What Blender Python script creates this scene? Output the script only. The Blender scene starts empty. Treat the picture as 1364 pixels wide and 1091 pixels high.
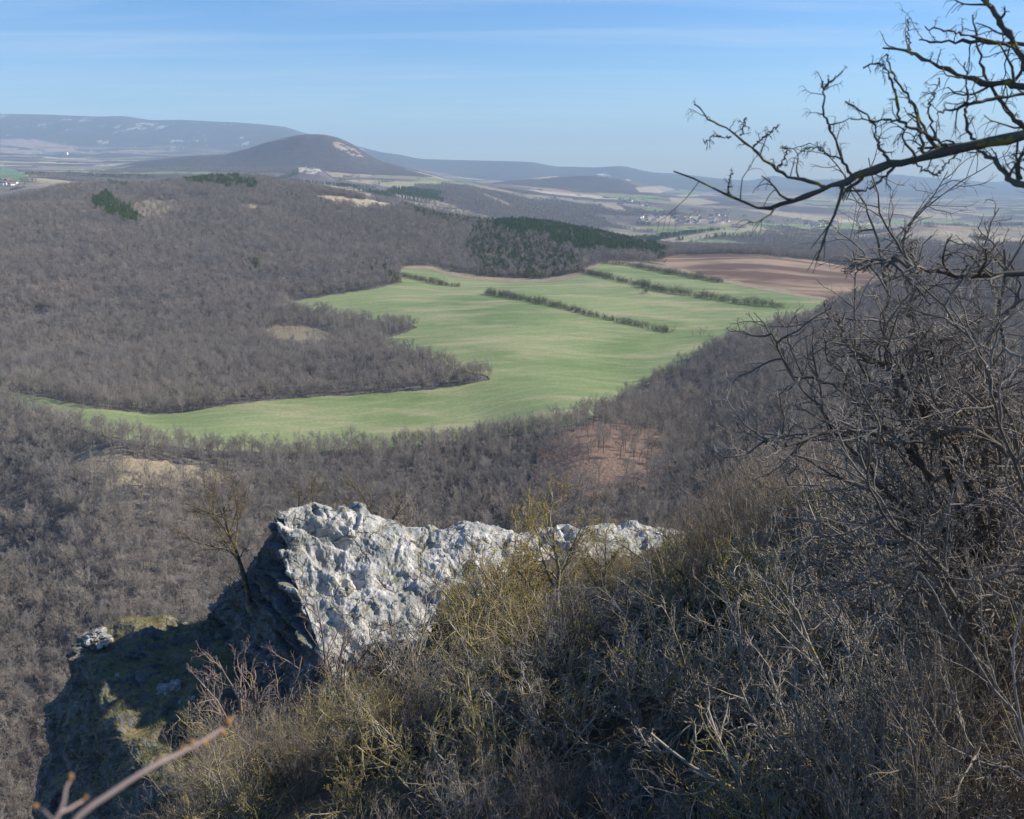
import bpy, math, random
import numpy as np
from mathutils import Vector, geometry, noise as mnoise
from mathutils.bvhtree import BVHTree

S = bpy.context.scene
rad = math.radians
# ---------------------------------------------------------------- camera, sky, sun, exposure
TH, F, CX, CY, CAMZ = rad(15.05), 1181.0, 682.0, 545.5, 150.0
cam = bpy.data.objects.new('camera', bpy.data.cameras.new('camera'))
S.collection.objects.link(cam)
cam.location = (0, 0, CAMZ)
cam.rotation_euler = (rad(90) - TH, 0, 0)
cam.data.sensor_width = 36.0
cam.data.lens = 36.0 * F / 1364.0
cam.data.clip_start, cam.data.clip_end = 0.05, 80000
cam.data.dof.use_dof = True
cam.data.dof.focus_distance = 38.0
cam.data.dof.aperture_fstop = 6.3
S.camera = cam

SUN_AZ, SUN_EL = rad(80), rad(34)          # azimuth clockwise from the view direction (+Y)
W = bpy.data.worlds.new('World'); S.world = W; W.use_nodes = True
nt = W.node_tree; N_ = nt.nodes; L_ = nt.links
bg = N_['Background']; bg.inputs['Strength'].default_value = 0.094
sky = N_.new('ShaderNodeTexSky'); sky.sky_type = 'NISHITA'; sky.sun_disc = False
sky.sun_elevation = SUN_EL; sky.sun_rotation = SUN_AZ
sky.altitude = 300; sky.air_density = 1.0; sky.dust_density = 0.25; sky.ozone_density = 1.5
tc = N_.new('ShaderNodeTexCoord')
sep = N_.new('ShaderNodeSeparateXYZ'); L_.new(tc.outputs['Generated'], sep.inputs[0])
def wmath(op, a, b=None):
    m = N_.new('ShaderNodeMath'); m.operation = op
    for i, v in enumerate((a, b)):
        if v is None: continue
        if isinstance(v, (int, float)): m.inputs[i].default_value = v
        else: L_.new(v, m.inputs[i])
    return m.outputs[0]
zc = wmath('ADD', wmath('MAXIMUM', sep.outputs[2], 0.0), 0.055)
cmb = N_.new('ShaderNodeCombineXYZ')
L_.new(wmath('DIVIDE', sep.outputs[0], zc), cmb.inputs[0]); L_.new(wmath('DIVIDE', sep.outputs[1], zc), cmb.inputs[1])
mp = N_.new('ShaderNodeMapping'); mp.inputs['Rotation'].default_value = (0, 0, rad(-52)); mp.inputs['Scale'].default_value = (0.22, 1.25, 1)
L_.new(cmb.outputs[0], mp.inputs[0])
nz = N_.new('ShaderNodeTexNoise'); nz.inputs['Scale'].default_value = 1.5; nz.inputs['Detail'].default_value = 7; nz.inputs['Roughness'].default_value = 0.6; nz.inputs['Distortion'].default_value = 1.1
L_.new(mp.outputs[0], nz.inputs['Vector'])
rp = N_.new('ShaderNodeValToRGB'); rp.color_ramp.elements[0].position = 0.43; rp.color_ramp.elements[1].position = 0.74
rp.color_ramp.elements[0].color = (0, 0, 0, 1); rp.color_ramp.elements[1].color = (0.25, 0.25, 0.25, 1)
L_.new(nz.outputs[0], rp.inputs[0])
hs = N_.new('ShaderNodeHueSaturation'); hs.inputs['Saturation'].default_value = 1.38; hs.inputs['Value'].default_value = 1.0
L_.new(sky.outputs[0], hs.inputs['Color'])
mxw = N_.new('ShaderNodeMixRGB'); mxw.inputs['Color2'].default_value = (6.2, 6.8, 7.6, 1)
tn = N_.new('ShaderNodeMixRGB'); tn.blend_type = 'MULTIPLY'; tn.inputs[0].default_value = 1.0; tn.inputs['Color2'].default_value = (0.74, 0.90, 1.16, 1)
L_.new(hs.outputs[0], tn.inputs['Color1'])
L_.new(rp.outputs[0], mxw.inputs[0]); L_.new(tn.outputs[0], mxw.inputs['Color1']); L_.new(mxw.outputs[0], bg.inputs['Color'])

sun = bpy.data.objects.new('sun', bpy.data.lights.new('sun', 'SUN')); S.collection.objects.link(sun)
sun.data.energy = 4.9; sun.data.angle = rad(0.5); sun.data.color = (1.0, 0.94, 0.85)
sd = Vector((math.sin(SUN_AZ) * math.cos(SUN_EL), math.cos(SUN_AZ) * math.cos(SUN_EL), math.sin(SUN_EL)))
sun.rotation_euler = sd.to_track_quat('Z', 'Y').to_euler(); sun.location = (60, -20, 220)
vs = S.view_settings
vs.view_transform = 'Standard'; vs.look = 'None'; vs.exposure = 0.55; vs.gamma = 1.0; vs.use_curve_mapping = False
S.cycles.use_denoising = True
S.cycles.max_bounces = 4; S.cycles.diffuse_bounces = 2; S.cycles.volume_bounces = 0; S.cycles.transparent_max_bounces = 4

# ---------------------------------------------------------------- helpers
def ray(px, py):                                    # pixel of the photograph -> (X/Y, dZ/Y)
    u = (px - CX) / F; v = (CY - py) / F
    yd = math.cos(TH) + v * math.sin(TH); zd = -math.sin(TH) + v * math.cos(TH)
    return u / yd, zd / yd
def P(px, py, Y):
    s, t = ray(px, py); return np.array((s * Y, Y, CAMZ + t * Y))
def pix(p):                                         # world points -> pixels
    p = np.asarray(p, float); y = p[..., 1]; z = p[..., 2] - CAMZ
    d = y * math.cos(TH) - z * math.sin(TH); up = y * math.sin(TH) + z * math.cos(TH)
    return CX + F * p[..., 0] / d, CY - F * up / d
def mesh_np(name, verts, faces, mats=(), smooth=True, fmat=None, attrs=None, cols=None):
    me = bpy.data.meshes.new(name); verts = np.asarray(verts, np.float32); faces = np.asarray(faces, np.int32)
    k = faces.shape[1]
    me.vertices.add(len(verts)); me.vertices.foreach_set('co', verts.ravel())
    me.loops.add(faces.size); me.loops.foreach_set('vertex_index', faces.ravel())
    me.polygons.add(len(faces)); me.polygons.foreach_set('loop_start', np.arange(0, faces.size, k, dtype=np.int32))
    me.polygons.foreach_set('use_smooth', np.full(len(faces), smooth))
    for m in mats: me.materials.append(m)
    if fmat is not None: me.polygons.foreach_set('material_index', np.asarray(fmat, np.int32))
    me.update(calc_edges=True)
    for an, av in (attrs or {}).items():
        a = me.attributes.new(an, 'FLOAT', 'POINT'); a.data.foreach_set('value', np.asarray(av, np.float32))
    if cols is not None:
        a = me.color_attributes.new('cover', 'FLOAT_COLOR', 'POINT')
        c4 = np.ones((len(verts), 4), np.float32); c4[:, :3] = cols; a.data.foreach_set('color', c4.ravel())
    return me
def link(name, me, parent=None, loc=None, rz=0.0, sc=None, label=None, cat=None, group=None, kind=None):
    o = bpy.data.objects.new(name, me); S.collection.objects.link(o)
    if parent: o.parent = parent
    if loc is not None: o.location = [float(c) for c in loc]
    o.rotation_euler = (0, 0, rz)
    if sc is not None: o.scale = (sc, sc, sc)
    if label: o['label'] = label
    if cat: o['category'] = cat
    if group: o['group'] = group
    if kind: o['kind'] = kind
    return o
def dup(src, loc, rz, sc, label, group=None):
    r = src.copy(); S.collection.objects.link(r); r.parent = None
    r.location = [float(c) for c in loc]; r.rotation_euler = (0, 0, rz); r.scale = (sc, sc, sc)
    r['label'] = label
    if group: r['group'] = group
    elif 'group' in r: del r['group']
    for ch in src.children:
        c = ch.copy(); S.collection.objects.link(c); c.parent = r
    return r
# value noise, vectorised
def _h(ix, iy, sd):
    n = (ix.astype(np.int64) * 374761393 + iy.astype(np.int64) * 668265263 + sd * 1442695041) & 0x7fffffff
    n = ((n ^ (n >> 13)) * 1274126177) & 0x7fffffff
    return ((n ^ (n >> 16)) & 0xffff) / 65535.0
def vn(x, y, sd=0):
    ix = np.floor(x); iy = np.floor(y); fx = x - ix; fy = y - iy
    fx = fx * fx * (3 - 2 * fx); fy = fy * fy * (3 - 2 * fy)
    a = _h(ix, iy, sd); b = _h(ix + 1, iy, sd); c = _h(ix, iy + 1, sd); d = _h(ix + 1, iy + 1, sd)
    return (a + (b - a) * fx) * (1 - fy) + (c + (d - c) * fx) * fy
def fbm(x, y, oct=5, sd=0, g=0.5):
    s = 0; a = 1; t = 0
    for o in range(oct):
        s = s + a * vn(x * 2**o + 17.3 * o, y * 2**o - 9.1 * o, sd + o); t += a; a *= g
    return s / t * 2 - 1
def sst(a, b, x):
    t = np.clip((x - a) / (b - a), 0, 1); return t * t * (3 - 2 * t)
class TPS:
    def __init__(s, pts, vals, lam=1e-4):
        s.p = np.asarray(pts, float); n = len(s.p)
        A = np.zeros((n + 3, n + 3)); A[:n, :n] = s.phi(s.p) + lam * np.eye(n)
        A[:n, n] = 1; A[:n, n + 1:] = s.p; A[n, :n] = 1; A[n + 1:, :n] = s.p.T
        s.w = np.linalg.solve(A, np.concatenate([np.asarray(vals, float), np.zeros(3)]))
    def phi(s, q):
        d2 = ((q[:, None, :] - s.p[None]) ** 2).sum(-1)
        return 0.5 * d2 * np.log(d2 + 1e-12)
    def __call__(s, q):
        q = np.asarray(q, float); o = np.empty(len(q)); n = len(s.p)
        for i in range(0, len(q), 60000):
            b = q[i:i + 60000]; o[i:i + 60000] = s.phi(b) @ s.w[:n] + s.w[n] + b @ s.w[n + 1:]
        return o
def pip(x, y, poly):
    r = np.zeros(np.shape(x), bool); n = len(poly)
    for i in range(n):
        x0, y0 = poly[i]; x1, y1 = poly[(i + 1) % n]
        if y0 == y1: continue
        c = ((y0 > y) != (y1 > y)) & (x < (x1 - x0) * (y - y0) / (y1 - y0) + x0)
        r ^= c
    return r

# ---------------------------------------------------------------- materials
def mat(name):
    m = bpy.data.materials.new(name); m.use_nodes = True
    b = m.node_tree.nodes['Principled BSDF']; b.inputs['Roughness'].default_value = 0.9
    b.inputs['Specular IOR Level'].default_value = 0.15
    return m, m.node_tree, b
class G:                                            # small node-graph helper
    def __init__(s, t): s.t = t
    def n(s, ty, **kw):
        x = s.t.nodes.new('ShaderNode' + ty)
        for k, v in kw.items(): setattr(x, k, v)
        return x
    def put(s, sock, v):
        if hasattr(v, 'is_output') or isinstance(v, bpy.types.NodeSocket): s.t.links.new(v, sock)
        elif isinstance(v, (tuple, list)): sock.default_value = tuple(v) + ((1,) if len(v) == 3 and len(sock.default_value) == 4 else ())
        else: sock.default_value = v
    def noise(s, vec, scale, detail=4, rough=0.55, dist=0.0):
        x = s.n('TexNoise'); s.put(x.inputs['Vector'], vec); x.inputs['Scale'].default_value = scale
        x.inputs['Detail'].default_value = detail; x.inputs['Roughness'].default_value = rough; x.inputs['Distortion'].default_value = dist
        return x.outputs[0]
    def mix(s, f, a, b, mode='MIX'):
        x = s.n('MixRGB', blend_type=mode); s.put(x.inputs[0], f); s.put(x.inputs[1], a); s.put(x.inputs[2], b); return x.outputs[0]
    def ramp(s, v, *st):
        x = s.n('ValToRGB'); e = x.color_ramp.elements
        while len(e) < len(st): e.new(0.5)
        for i, (p, c) in enumerate(st):
            e[i].position = p; e[i].color = (c, c, c, 1) if isinstance(c, (int, float)) else tuple(c) + (1,)
        s.put(x.inputs[0], v); return x.outputs[0]
    def map(s, vec, sc=(1, 1, 1), rot=(0, 0, 0)):
        x = s.n('Mapping'); s.put(x.inputs[0], vec); x.inputs['Scale'].default_value = sc; x.inputs['Rotation'].default_value = rot; return x.outputs[0]
    def m(s, op, a, b=0.0):
        x = s.n('Math', operation=op); s.put(x.inputs[0], a); s.put(x.inputs[1], b); return x.outputs[0]
    def bump(s, h, strength, dist, bsdf):
        x = s.n('Bump'); x.inputs['Strength'].default_value = strength; x.inputs['Distance'].default_value = dist
        s.put(x.inputs['Height'], h); s.put(bsdf.inputs['Normal'], x.outputs[0])
def bark(name, base, twig, lichen=(0.30, 0.22, 0.03), amt=0.0, lsc=6.0, vary=0.35, patch=False):
    m, t, b = mat(name); g = G(t)
    co = g.n('TexCoord').outputs['Object']
    lv = g.n('Attribute', attribute_name='lv').outputs['Fac']
    c = g.mix(lv, base, twig)
    oi = g.n('ObjectInfo').outputs['Random']
    v = g.m('MULTIPLY_ADD', oi, vary); v.node.inputs[2].default_value = 1 - vary / 2
    c = g.mix(1.0, c, v, 'MULTIPLY')
    pale = g.ramp(g.noise(co, 3.0, 3), (0.45, 0.75), (0.7, 1.3))
    c = g.mix(1.0, c, pale, 'MULTIPLY')
    if patch:
        ob = g.n('ObjectInfo'); pl = g.noise(g.map(ob.outputs['Location'], (0.011, 0.011, 0.0)), 1.0, 4, 0.6)
        tint = g.mix(g.ramp(g.m('ADD', g.m('MULTIPLY', pl, 0.75), g.m('MULTIPLY', g.m('FRACT', g.m('MULTIPLY', ob.outputs['Random'], 13.7)), 0.25)), (0.40, 0.0), (0.60, 1.0)), (0.84, 0.86, 0.88), (1.05, 1.00, 0.95))
        c = g.mix(1.0, c, tint, 'MULTIPLY')
    if amt > 0:
        l = g.ramp(g.noise(co, lsc, 3, 0.6), (0.62 - amt, 0.0), (0.70 - amt, 1.0))
        c = g.mix(g.m('MULTIPLY', l, 0.85), c, lichen)
    g.put(b.inputs['Base Color'], c)
    return m
M_wood = bark('forest_bark', (0.20, 0.18, 0.155), (0.365, 0.325, 0.28), vary=0.42, patch=True)
M_woodfar = bark('distant_forest_bark', (0.19, 0.165, 0.15), (0.34, 0.30, 0.262), vary=0.42, patch=True)
M_grey = bark('grey_bark', (0.33, 0.295, 0.245), (0.40, 0.34, 0.275), amt=0.04, lsc=6)
M_lichen = bark('lichen_bark', (0.31, 0.28, 0.22), (0.42, 0.34, 0.17), lichen=(0.33, 0.25, 0.06), amt=0.12, lsc=5)
M_olive = bark('olive_twig_bark', (0.28, 0.25, 0.18), (0.42, 0.36, 0.21), amt=0.10, lsc=4)
M_red = bark('reddish_twig_bark', (0.24, 0.19, 0.17), (0.37, 0.27, 0.23), amt=0.02)
M_tan = bark('tan_twig_bark', (0.26, 0.22, 0.18), (0.38, 0.31, 0.24), amt=0.04)
M_tuft, t, b = mat('lichen_tuft'); g = G(t)
g.put(b.inputs['Base Color'], g.mix(g.ramp(g.noise(g.n('TexCoord').outputs['Object'], 2.0, 3), (0.4, 0.0), (0.6, 1.0)), (0.26, 0.20, 0.06), (0.42, 0.28, 0.07)))
M_dark = bark('dark_bark', (0.10, 0.085, 0.07), (0.16, 0.13, 0.10), amt=0.08, lsc=9)
M_over = bark('overhanging_bark', (0.12, 0.108, 0.09), (0.12, 0.11, 0.095), lichen=(0.28, 0.24, 0.03), amt=0.045, lsc=16, vary=0.0)
M_fan = bark('fan_bark', (0.155, 0.132, 0.105), (0.37, 0.32, 0.265), amt=0.0)
M_hedge = bark('hedge_bark', (0.09, 0.08, 0.062), (0.14, 0.12, 0.098))

def needles(name, c0, c1):
    m, t, b = mat(name); g = G(t)
    oi = g.n('ObjectInfo').outputs['Random']
    co = g.n('TexCoord').outputs['Object']
    g.put(b.inputs['Base Color'], g.mix(1.0, g.mix(oi, c0, c1), g.ramp(g.noise(co, 1.5, 2), (0.3, 0.7), (0.7, 1.25)), 'MULTIPLY'))
    return m
M_pine = needles('pine_needles', (0.12, 0.18, 0.045), (0.19, 0.235, 0.06))
M_larch = needles('pale_pine_needles', (0.16, 0.18, 0.07), (0.24, 0.22, 0.10))

def rockmat(name, grass, k=1.0):
    m, t, b = mat(name); g = G(t)
    co = g.n('TexCoord').outputs['Object']; nor = g.n('NewGeometry').outputs['Normal']
    wob = g.mix(0.12, co, g.n('TexNoise').outputs['Color'], 'ADD')
    nzc = g.n('TexNoise'); g.put(nzc.inputs['Vector'], co); nzc.inputs['Scale'].default_value = 2.2; nzc.inputs['Detail'].default_value = 4
    wob = g.mix(0.45, co, nzc.outputs['Color'], 'ADD')
    vor = g.n('TexVoronoi', feature='DISTANCE_TO_EDGE'); g.put(vor.inputs['Vector'], g.map(wob, (1.0, 1.0, 1.3))); vor.inputs['Scale'].default_value = 1.25
    vor2 = g.n('TexVoronoi', feature='DISTANCE_TO_EDGE'); g.put(vor2.inputs['Vector'], wob); vor2.inputs['Scale'].default_value = 3.8
    n1 = g.noise(co, 1.1, 6, 0.6); n2 = g.noise(co, 9, 6, 0.7); n3 = g.noise(co, 30, 3, 0.6)
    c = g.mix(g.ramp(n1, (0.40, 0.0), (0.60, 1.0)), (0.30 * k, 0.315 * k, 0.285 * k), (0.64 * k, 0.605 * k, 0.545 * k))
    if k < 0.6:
        c = g.mix(1.0, c, (0.84, 0.96, 1.14), 'MULTIPLY')  # blue cast of sky-lit shade put into the dark rock's colour
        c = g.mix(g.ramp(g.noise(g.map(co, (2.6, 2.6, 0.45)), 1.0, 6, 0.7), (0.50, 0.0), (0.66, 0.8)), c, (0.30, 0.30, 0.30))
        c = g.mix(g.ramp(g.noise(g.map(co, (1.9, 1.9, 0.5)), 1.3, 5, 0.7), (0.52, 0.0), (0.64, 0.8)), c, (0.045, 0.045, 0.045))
    c = g.mix(g.ramp(n2, (0.50, 0.0), (0.72, 0.75)), c, (0.20 * k, 0.195 * k, 0.185 * k))
    c = g.mix(g.ramp(n3, (0.58, 0.0), (0.72, 0.5)), c, (0.17, 0.165, 0.16))
    crack = g.m('MULTIPLY', g.ramp(vor.outputs[0], (0.0, 1.0), (0.06, 0.0)), g.ramp(g.noise(co, 1.3, 3), (0.42, 0.0), (0.58, 1.0)))
    c = g.mix(g.ramp(g.noise(g.map(co, (1.0, 1.0, 0.6)), 2.6, 6, 0.72), (0.50, 0.0), (0.64, 0.62)), c, (0.24 * k, 0.215 * k, 0.17 * k))
    c = g.mix(g.m('MULTIPLY', crack, 0.85), c, (0.16, 0.125, 0.07))
    crack2 = g.m('MULTIPLY', g.ramp(vor2.outputs[0], (0.0, 0.5), (0.03, 0.0)), g.ramp(g.noise(co, 2.1, 3), (0.45, 0.0), (0.6, 1.0)))
    c = g.mix(crack2, c, (0.15, 0.14, 0.12))
    h = g.m('ADD', g.m('MULTIPLY', n2, 0.5), g.m('MULTIPLY', n3, 0.25))
    h = g.m('SUBTRACT', h, g.m('MULTIPLY', crack, 0.8))
    sx = g.n('SeparateXYZ'); g.put(sx.inputs[0], nor)
    gr = g.noise(co, 2.0, 5, 0.6)
    up = g.m('ADD', sx.outputs[2], g.m('MULTIPLY', g.m('SUBTRACT', gr, 0.5), 1.3))
    cg = g.mix(g.ramp(g.noise(co, 1.0, 4), (0.4, 0.0), (0.6, 1.0)), (0.28, 0.225, 0.125), (0.17, 0.175, 0.075))
    cg = g.mix(g.ramp(g.noise(co, 14, 3), (0.4, 0.0), (0.7, 0.6)), cg, (0.30, 0.25, 0.16))
    if grass: f = g.ramp(up, (0.74, 0.0), (0.93, 1.0))
    else:
        f = g.m('MULTIPLY', g.ramp(up, (0.78, 0.0), (0.95, 1.0)), g.ramp(g.noise(co, 0.8, 4, 0.6), (0.49, 0.0), (0.58, 0.9)))
    c = g.mix(f, c, cg)
    g.put(b.inputs['Base Color'], c)
    if grass: h = g.m('MULTIPLY', h, g.m('SUBTRACT', 1.0, f))
    g.bump(h, 0.9, 0.12, b)
    return m
M_rock = rockmat('white_limestone', False)
M_ledge = rockmat('grassy_limestone', True, 0.34)  # stained cliff rock, darkened further so its colour carries the shade
M_side = rockmat('shaded_limestone', False, 0.34)  # left face of the outcrop: its shade painted in as darker rock

# ground cover of the valley: vertex colours hold land use, noise breaks it up
M_land, t, b = mat('valley_land'); g = G(t)
co = g.n('NewGeometry').outputs['Position']
c = g.n('Attribute', attribute_name='cover').outputs['Color']
c = g.mix(1.0, c, g.ramp(g.noise(co, 0.02, 6, 0.65), (0.3, 0.72), (0.7, 1.28)), 'MULTIPLY')
c = g.mix(1.0, c, g.ramp(g.noise(co, 0.4, 4, 0.6), (0.3, 0.75), (0.7, 1.25)), 'MULTIPLY')
g.put(b.inputs['Base Color'], c); g.bump(g.noise(co, 0.05, 5, 0.7), 0.6, 8.0, b)

M_crop, t, b = mat('winter_wheat'); g = G(t)
co = g.n('NewGeometry').outputs['Position']
st = g.noise(g.map(co, (0.009, 0.030, 0.0), (0, 0, rad(-20))), 1.0, 6, 0.65, 0.0)
st2 = g.noise(g.map(co, (0.0025, 0.16, 0.0), (0, 0, rad(-24))), 1.0, 4, 0.6, 0.0)
big = g.noise(co, 0.006, 4, 0.6, 0.6)
c = g.mix(g.ramp(big, (0.38, 0.0), (0.62, 1.0)), (0.130, 0.192, 0.064), (0.228, 0.270, 0.112))
c = g.mix(g.ramp(st, (0.49, 0.0), (0.63, 0.8)), c, (0.36, 0.315, 0.175))
c = g.mix(g.ramp(st2, (0.46, 0.0), (0.66, 0.45)), c, (0.275, 0.27, 0.14))
wv = g.n('TexWave', wave_type='BANDS', bands_direction='X'); g.put(wv.inputs['Vector'], g.map(co, (0.065, 0.065, 0.0), (0, 0, rad(58)))); wv.inputs['Scale'].default_value = 0.25; wv.inputs['Distortion'].default_value = 0.35; wv.inputs['Detail'].default_value = 2; wv.inputs['Detail Scale'].default_value = 0.3
c = g.mix(g.m('MULTIPLY', g.ramp(wv.outputs[0], (0.88, 0.0), (0.98, 0.32)), g.ramp(big, (0.4, 0.25), (0.6, 1.0))), c, (0.36, 0.34, 0.20))
c = g.mix(1.0, c, g.ramp(g.noise(co, 0.5, 4, 0.65), (0.3, 0.80), (0.7, 1.20)), 'MULTIPLY')
g.put(b.inputs['Base Color'], c); g.bump(g.noise(co, 1.5, 4), 0.4, 0.3, b)

M_plough, t, b = mat('ploughed_earth'); g = G(t)
co = g.n('NewGeometry').outputs['Position']
st = g.noise(g.map(co, (0.004, 0.010, 0.0), (0, 0, rad(-25))), 1.0, 5, 0.6, 0.5)
c = g.mix(g.ramp(st, (0.46, 0.0), (0.60, 1.0)), (0.125, 0.074, 0.050), (0.32, 0.225, 0.145))
c = g.mix(1.0, c, g.ramp(g.noise(g.map(co, (0.03, 0.25, 0.0), (0, 0, rad(-25))), 1.0, 4), (0.3, 0.85), (0.7, 1.15)), 'MULTIPLY')
g.put(b.inputs['Base Color'], c)

def litter(name, c0, c1, c2, sc):
    m, t, b = mat(name); g = G(t)
    co = g.n('NewGeometry').outputs['Position']
    c = g.mix(g.ramp(g.noise(co, sc, 5, 0.65), (0.38, 0.0), (0.62, 1.0)), c0, c1)
    c = g.mix(g.ramp(g.noise(co, sc * 6, 4, 0.7), (0.5, 0.0), (0.7, 0.8)), c, c2)
    g.put(b.inputs['Base Color'], c); g.bump(g.noise(co, sc * 8, 4), 0.6, 0.15 / sc, b)
    return m
M_soil = litter('spur_soil', (0.055, 0.045, 0.034), (0.085, 0.070, 0.046), (0.13, 0.11, 0.07), 0.9)
M_leaf = litter('fallen_leaves', (0.17, 0.115, 0.085), (0.24, 0.155, 0.105), (0.31, 0.23, 0.16), 0.08)
M_dry = litter('dry_grass_clearing', (0.27, 0.215, 0.14), (0.33, 0.27, 0.17), (0.22, 0.17, 0.12), 0.05)
M_stub = litter('stubble', (0.40, 0.32, 0.21), (0.46, 0.37, 0.25), (0.36, 0.29, 0.20), 0.01)
M_wall, t, b = mat('house_wall'); b.inputs['Base Color'].default_value = (0.80, 0.78, 0.74, 1)
M_roof, t, b = mat('roof_tiles'); g = G(t)
g.put(b.inputs['Base Color'], g.mix(g.n('ObjectInfo').outputs['Random'], (0.26, 0.14, 0.10), (0.20, 0.17, 0.15)))

# ---------------------------------------------------------------- valley terrain
TREE = 13.0
cp = []                                             # (s, lnY, dZ/Y)
def gp(px, py, Y, canopy=0):
    s, t_ = ray(px, py); cp.append((s, math.log(Y), t_ - canopy / Y))
def gz(s, Y, z): cp.append((s, math.log(Y), (z - CAMZ) / Y))
for s_, row in {-1.1: (55, 35, 5, 0), -0.7: (55, 32, -4, -6), -0.35: (62, 40, 4, -3), 0.0: (84, 60, 28, 14), 0.3: (104, 84, 52, 34), 0.6: (118, 104, 84, 62), 1.1: (125, 116, 100, 86)}.items():
    for Y_, z_ in zip((60, 100, 175, 250), row): gz(s_, Y_, z_)
for a in [(0, 1080, 178, 1), (100, 800, 275, 1), (0, 690, 350, 1), (300, 700, 335, 1), (600, 665, 350, 1), (0, 600, 430, 1), (720, 660, 330, 1),
          (300, 580, 480), (640, 560, 530), (20, 524, 600), (200, 556, 530), (650, 506, 620), (800, 450, 790), (930, 450, 800), (700, 390, 1050), (540, 360, 1250),
          (780, 365, 1250), (1100, 405, 1000), (1000, 342, 1550), (870, 346, 1500), (1140, 370, 1330), (380, 404, 1000), (470, 470, 720), (530, 450, 780),
          (0, 450, 760, 1), (0, 350, 1060, 1), (0, 300, 1350, 1), (0, 264, 1700, 1), (230, 400, 930, 1), (230, 330, 1220, 1), (230, 290, 1480, 1), (230, 243, 1950, 1),
          (90, 246, 1850, 1), (340, 240, 1950, 1), (400, 330, 1280, 1), (400, 290, 1620, 1), (430, 260, 1950), (530, 276, 1950), (500, 322, 1420, 1), (600, 296, 1750, 1), (700, 293, 1800, 1),
          (800, 308, 1800, 1), (880, 328, 1750, 1), (720, 366, 1300), (640, 340, 1400, 1),
          (835, 505, 590, 1), (1000, 485, 560, 1), (1050, 432, 760, 1), (950, 560, 420, 1), (1050, 550, 340, 1), (1300, 520, 420, 1), (1364, 430, 700, 1), (1200, 400, 900, 1), (1364, 350, 1300, 1),
          (780, 600, 392), (160, 600, 415), (740, 640, 365), (1200, 345, 1700, 1), (1000, 325, 2200, 1), (1300, 325, 2300, 1)]:
    gp(a[0], a[1], a[2], TREE if len(a) > 3 else 0)
for a in [(20, 240, 3000), (20, 234, 4500), (200, 236, 4000), (350, 244, 3300), (430, 250, 3000), (0, 206, 9500), (130, 215, 8000), (300, 215, 8500), (500, 243, 4500), (620, 256, 4200), (700, 285, 3600), (640, 272, 3600), (850, 303, 3700), (950, 290, 4300),
          (1100, 305, 4300), (1330, 318, 3600), (900, 268, 6000), (1100, 275, 6500), (1364, 282, 6500), (1000, 259, 10500), (1200, 263, 10500), (1364, 270, 9500), (600, 240, 8500), (780, 250, 8000),
          (800, 322, 2600), (600, 300, 2500), (1150, 325, 2900), (450, 262, 2500), (200, 262, 2600), (0, 275, 2400)]:
    gp(*a)
for s_ in (-1.1, 1.1):
    for Y_, zl, zr in ((600, 10, 50), (1400, 90, 40), (4000, 120, -60), (12000, 300, -20)): gz(s_, Y_, zl if s_ < 0 else zr)
for s_ in (-0.6, 0, 0.6): gz(s_, 22000, (250, 0, -50)[int(s_ / 0.6) + 1])
tps = TPS([(3 * a[0], a[1]) for a in cp], [a[2] for a in cp], 2e-4)
NS, = (1060,)
sg = np.concatenate([np.linspace(-1.15, -0.66, 60, endpoint=False), np.linspace(-0.66, 0.66, NS - 120), np.linspace(0.66, 1.15, 61)[1:]])
NS = len(sg)
Y0, RAT = 45.0, 1.0064
NR = int(math.log(21500 / Y0) / math.log(RAT))
yg = Y0 * RAT ** np.arange(NR)
SS, YY = np.meshgrid(sg, yg)
XX = SS * YY
Z = CAMZ + YY * tps(np.stack([3 * SS.ravel(), np.log(YY).ravel()], 1)).reshape(SS.shape)
calm = sst(1500, 3500, YY)
Z += fbm(XX / 90, YY / 90, 4, 3) * (0.6 + 2.0 * sst(900, 1500, YY)) + fbm(XX / 260 + YY / 900, YY / 420, 4, 13) * 13 * sst(900, 1500, YY) * sst(-0.02, -0.16, SS) * (1 - calm) + calm * fbm(XX / 700, YY / 900, 5, 7) * np.minimum(0.0035 * YY, 28)
dry = np.zeros_like(Z)
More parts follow.
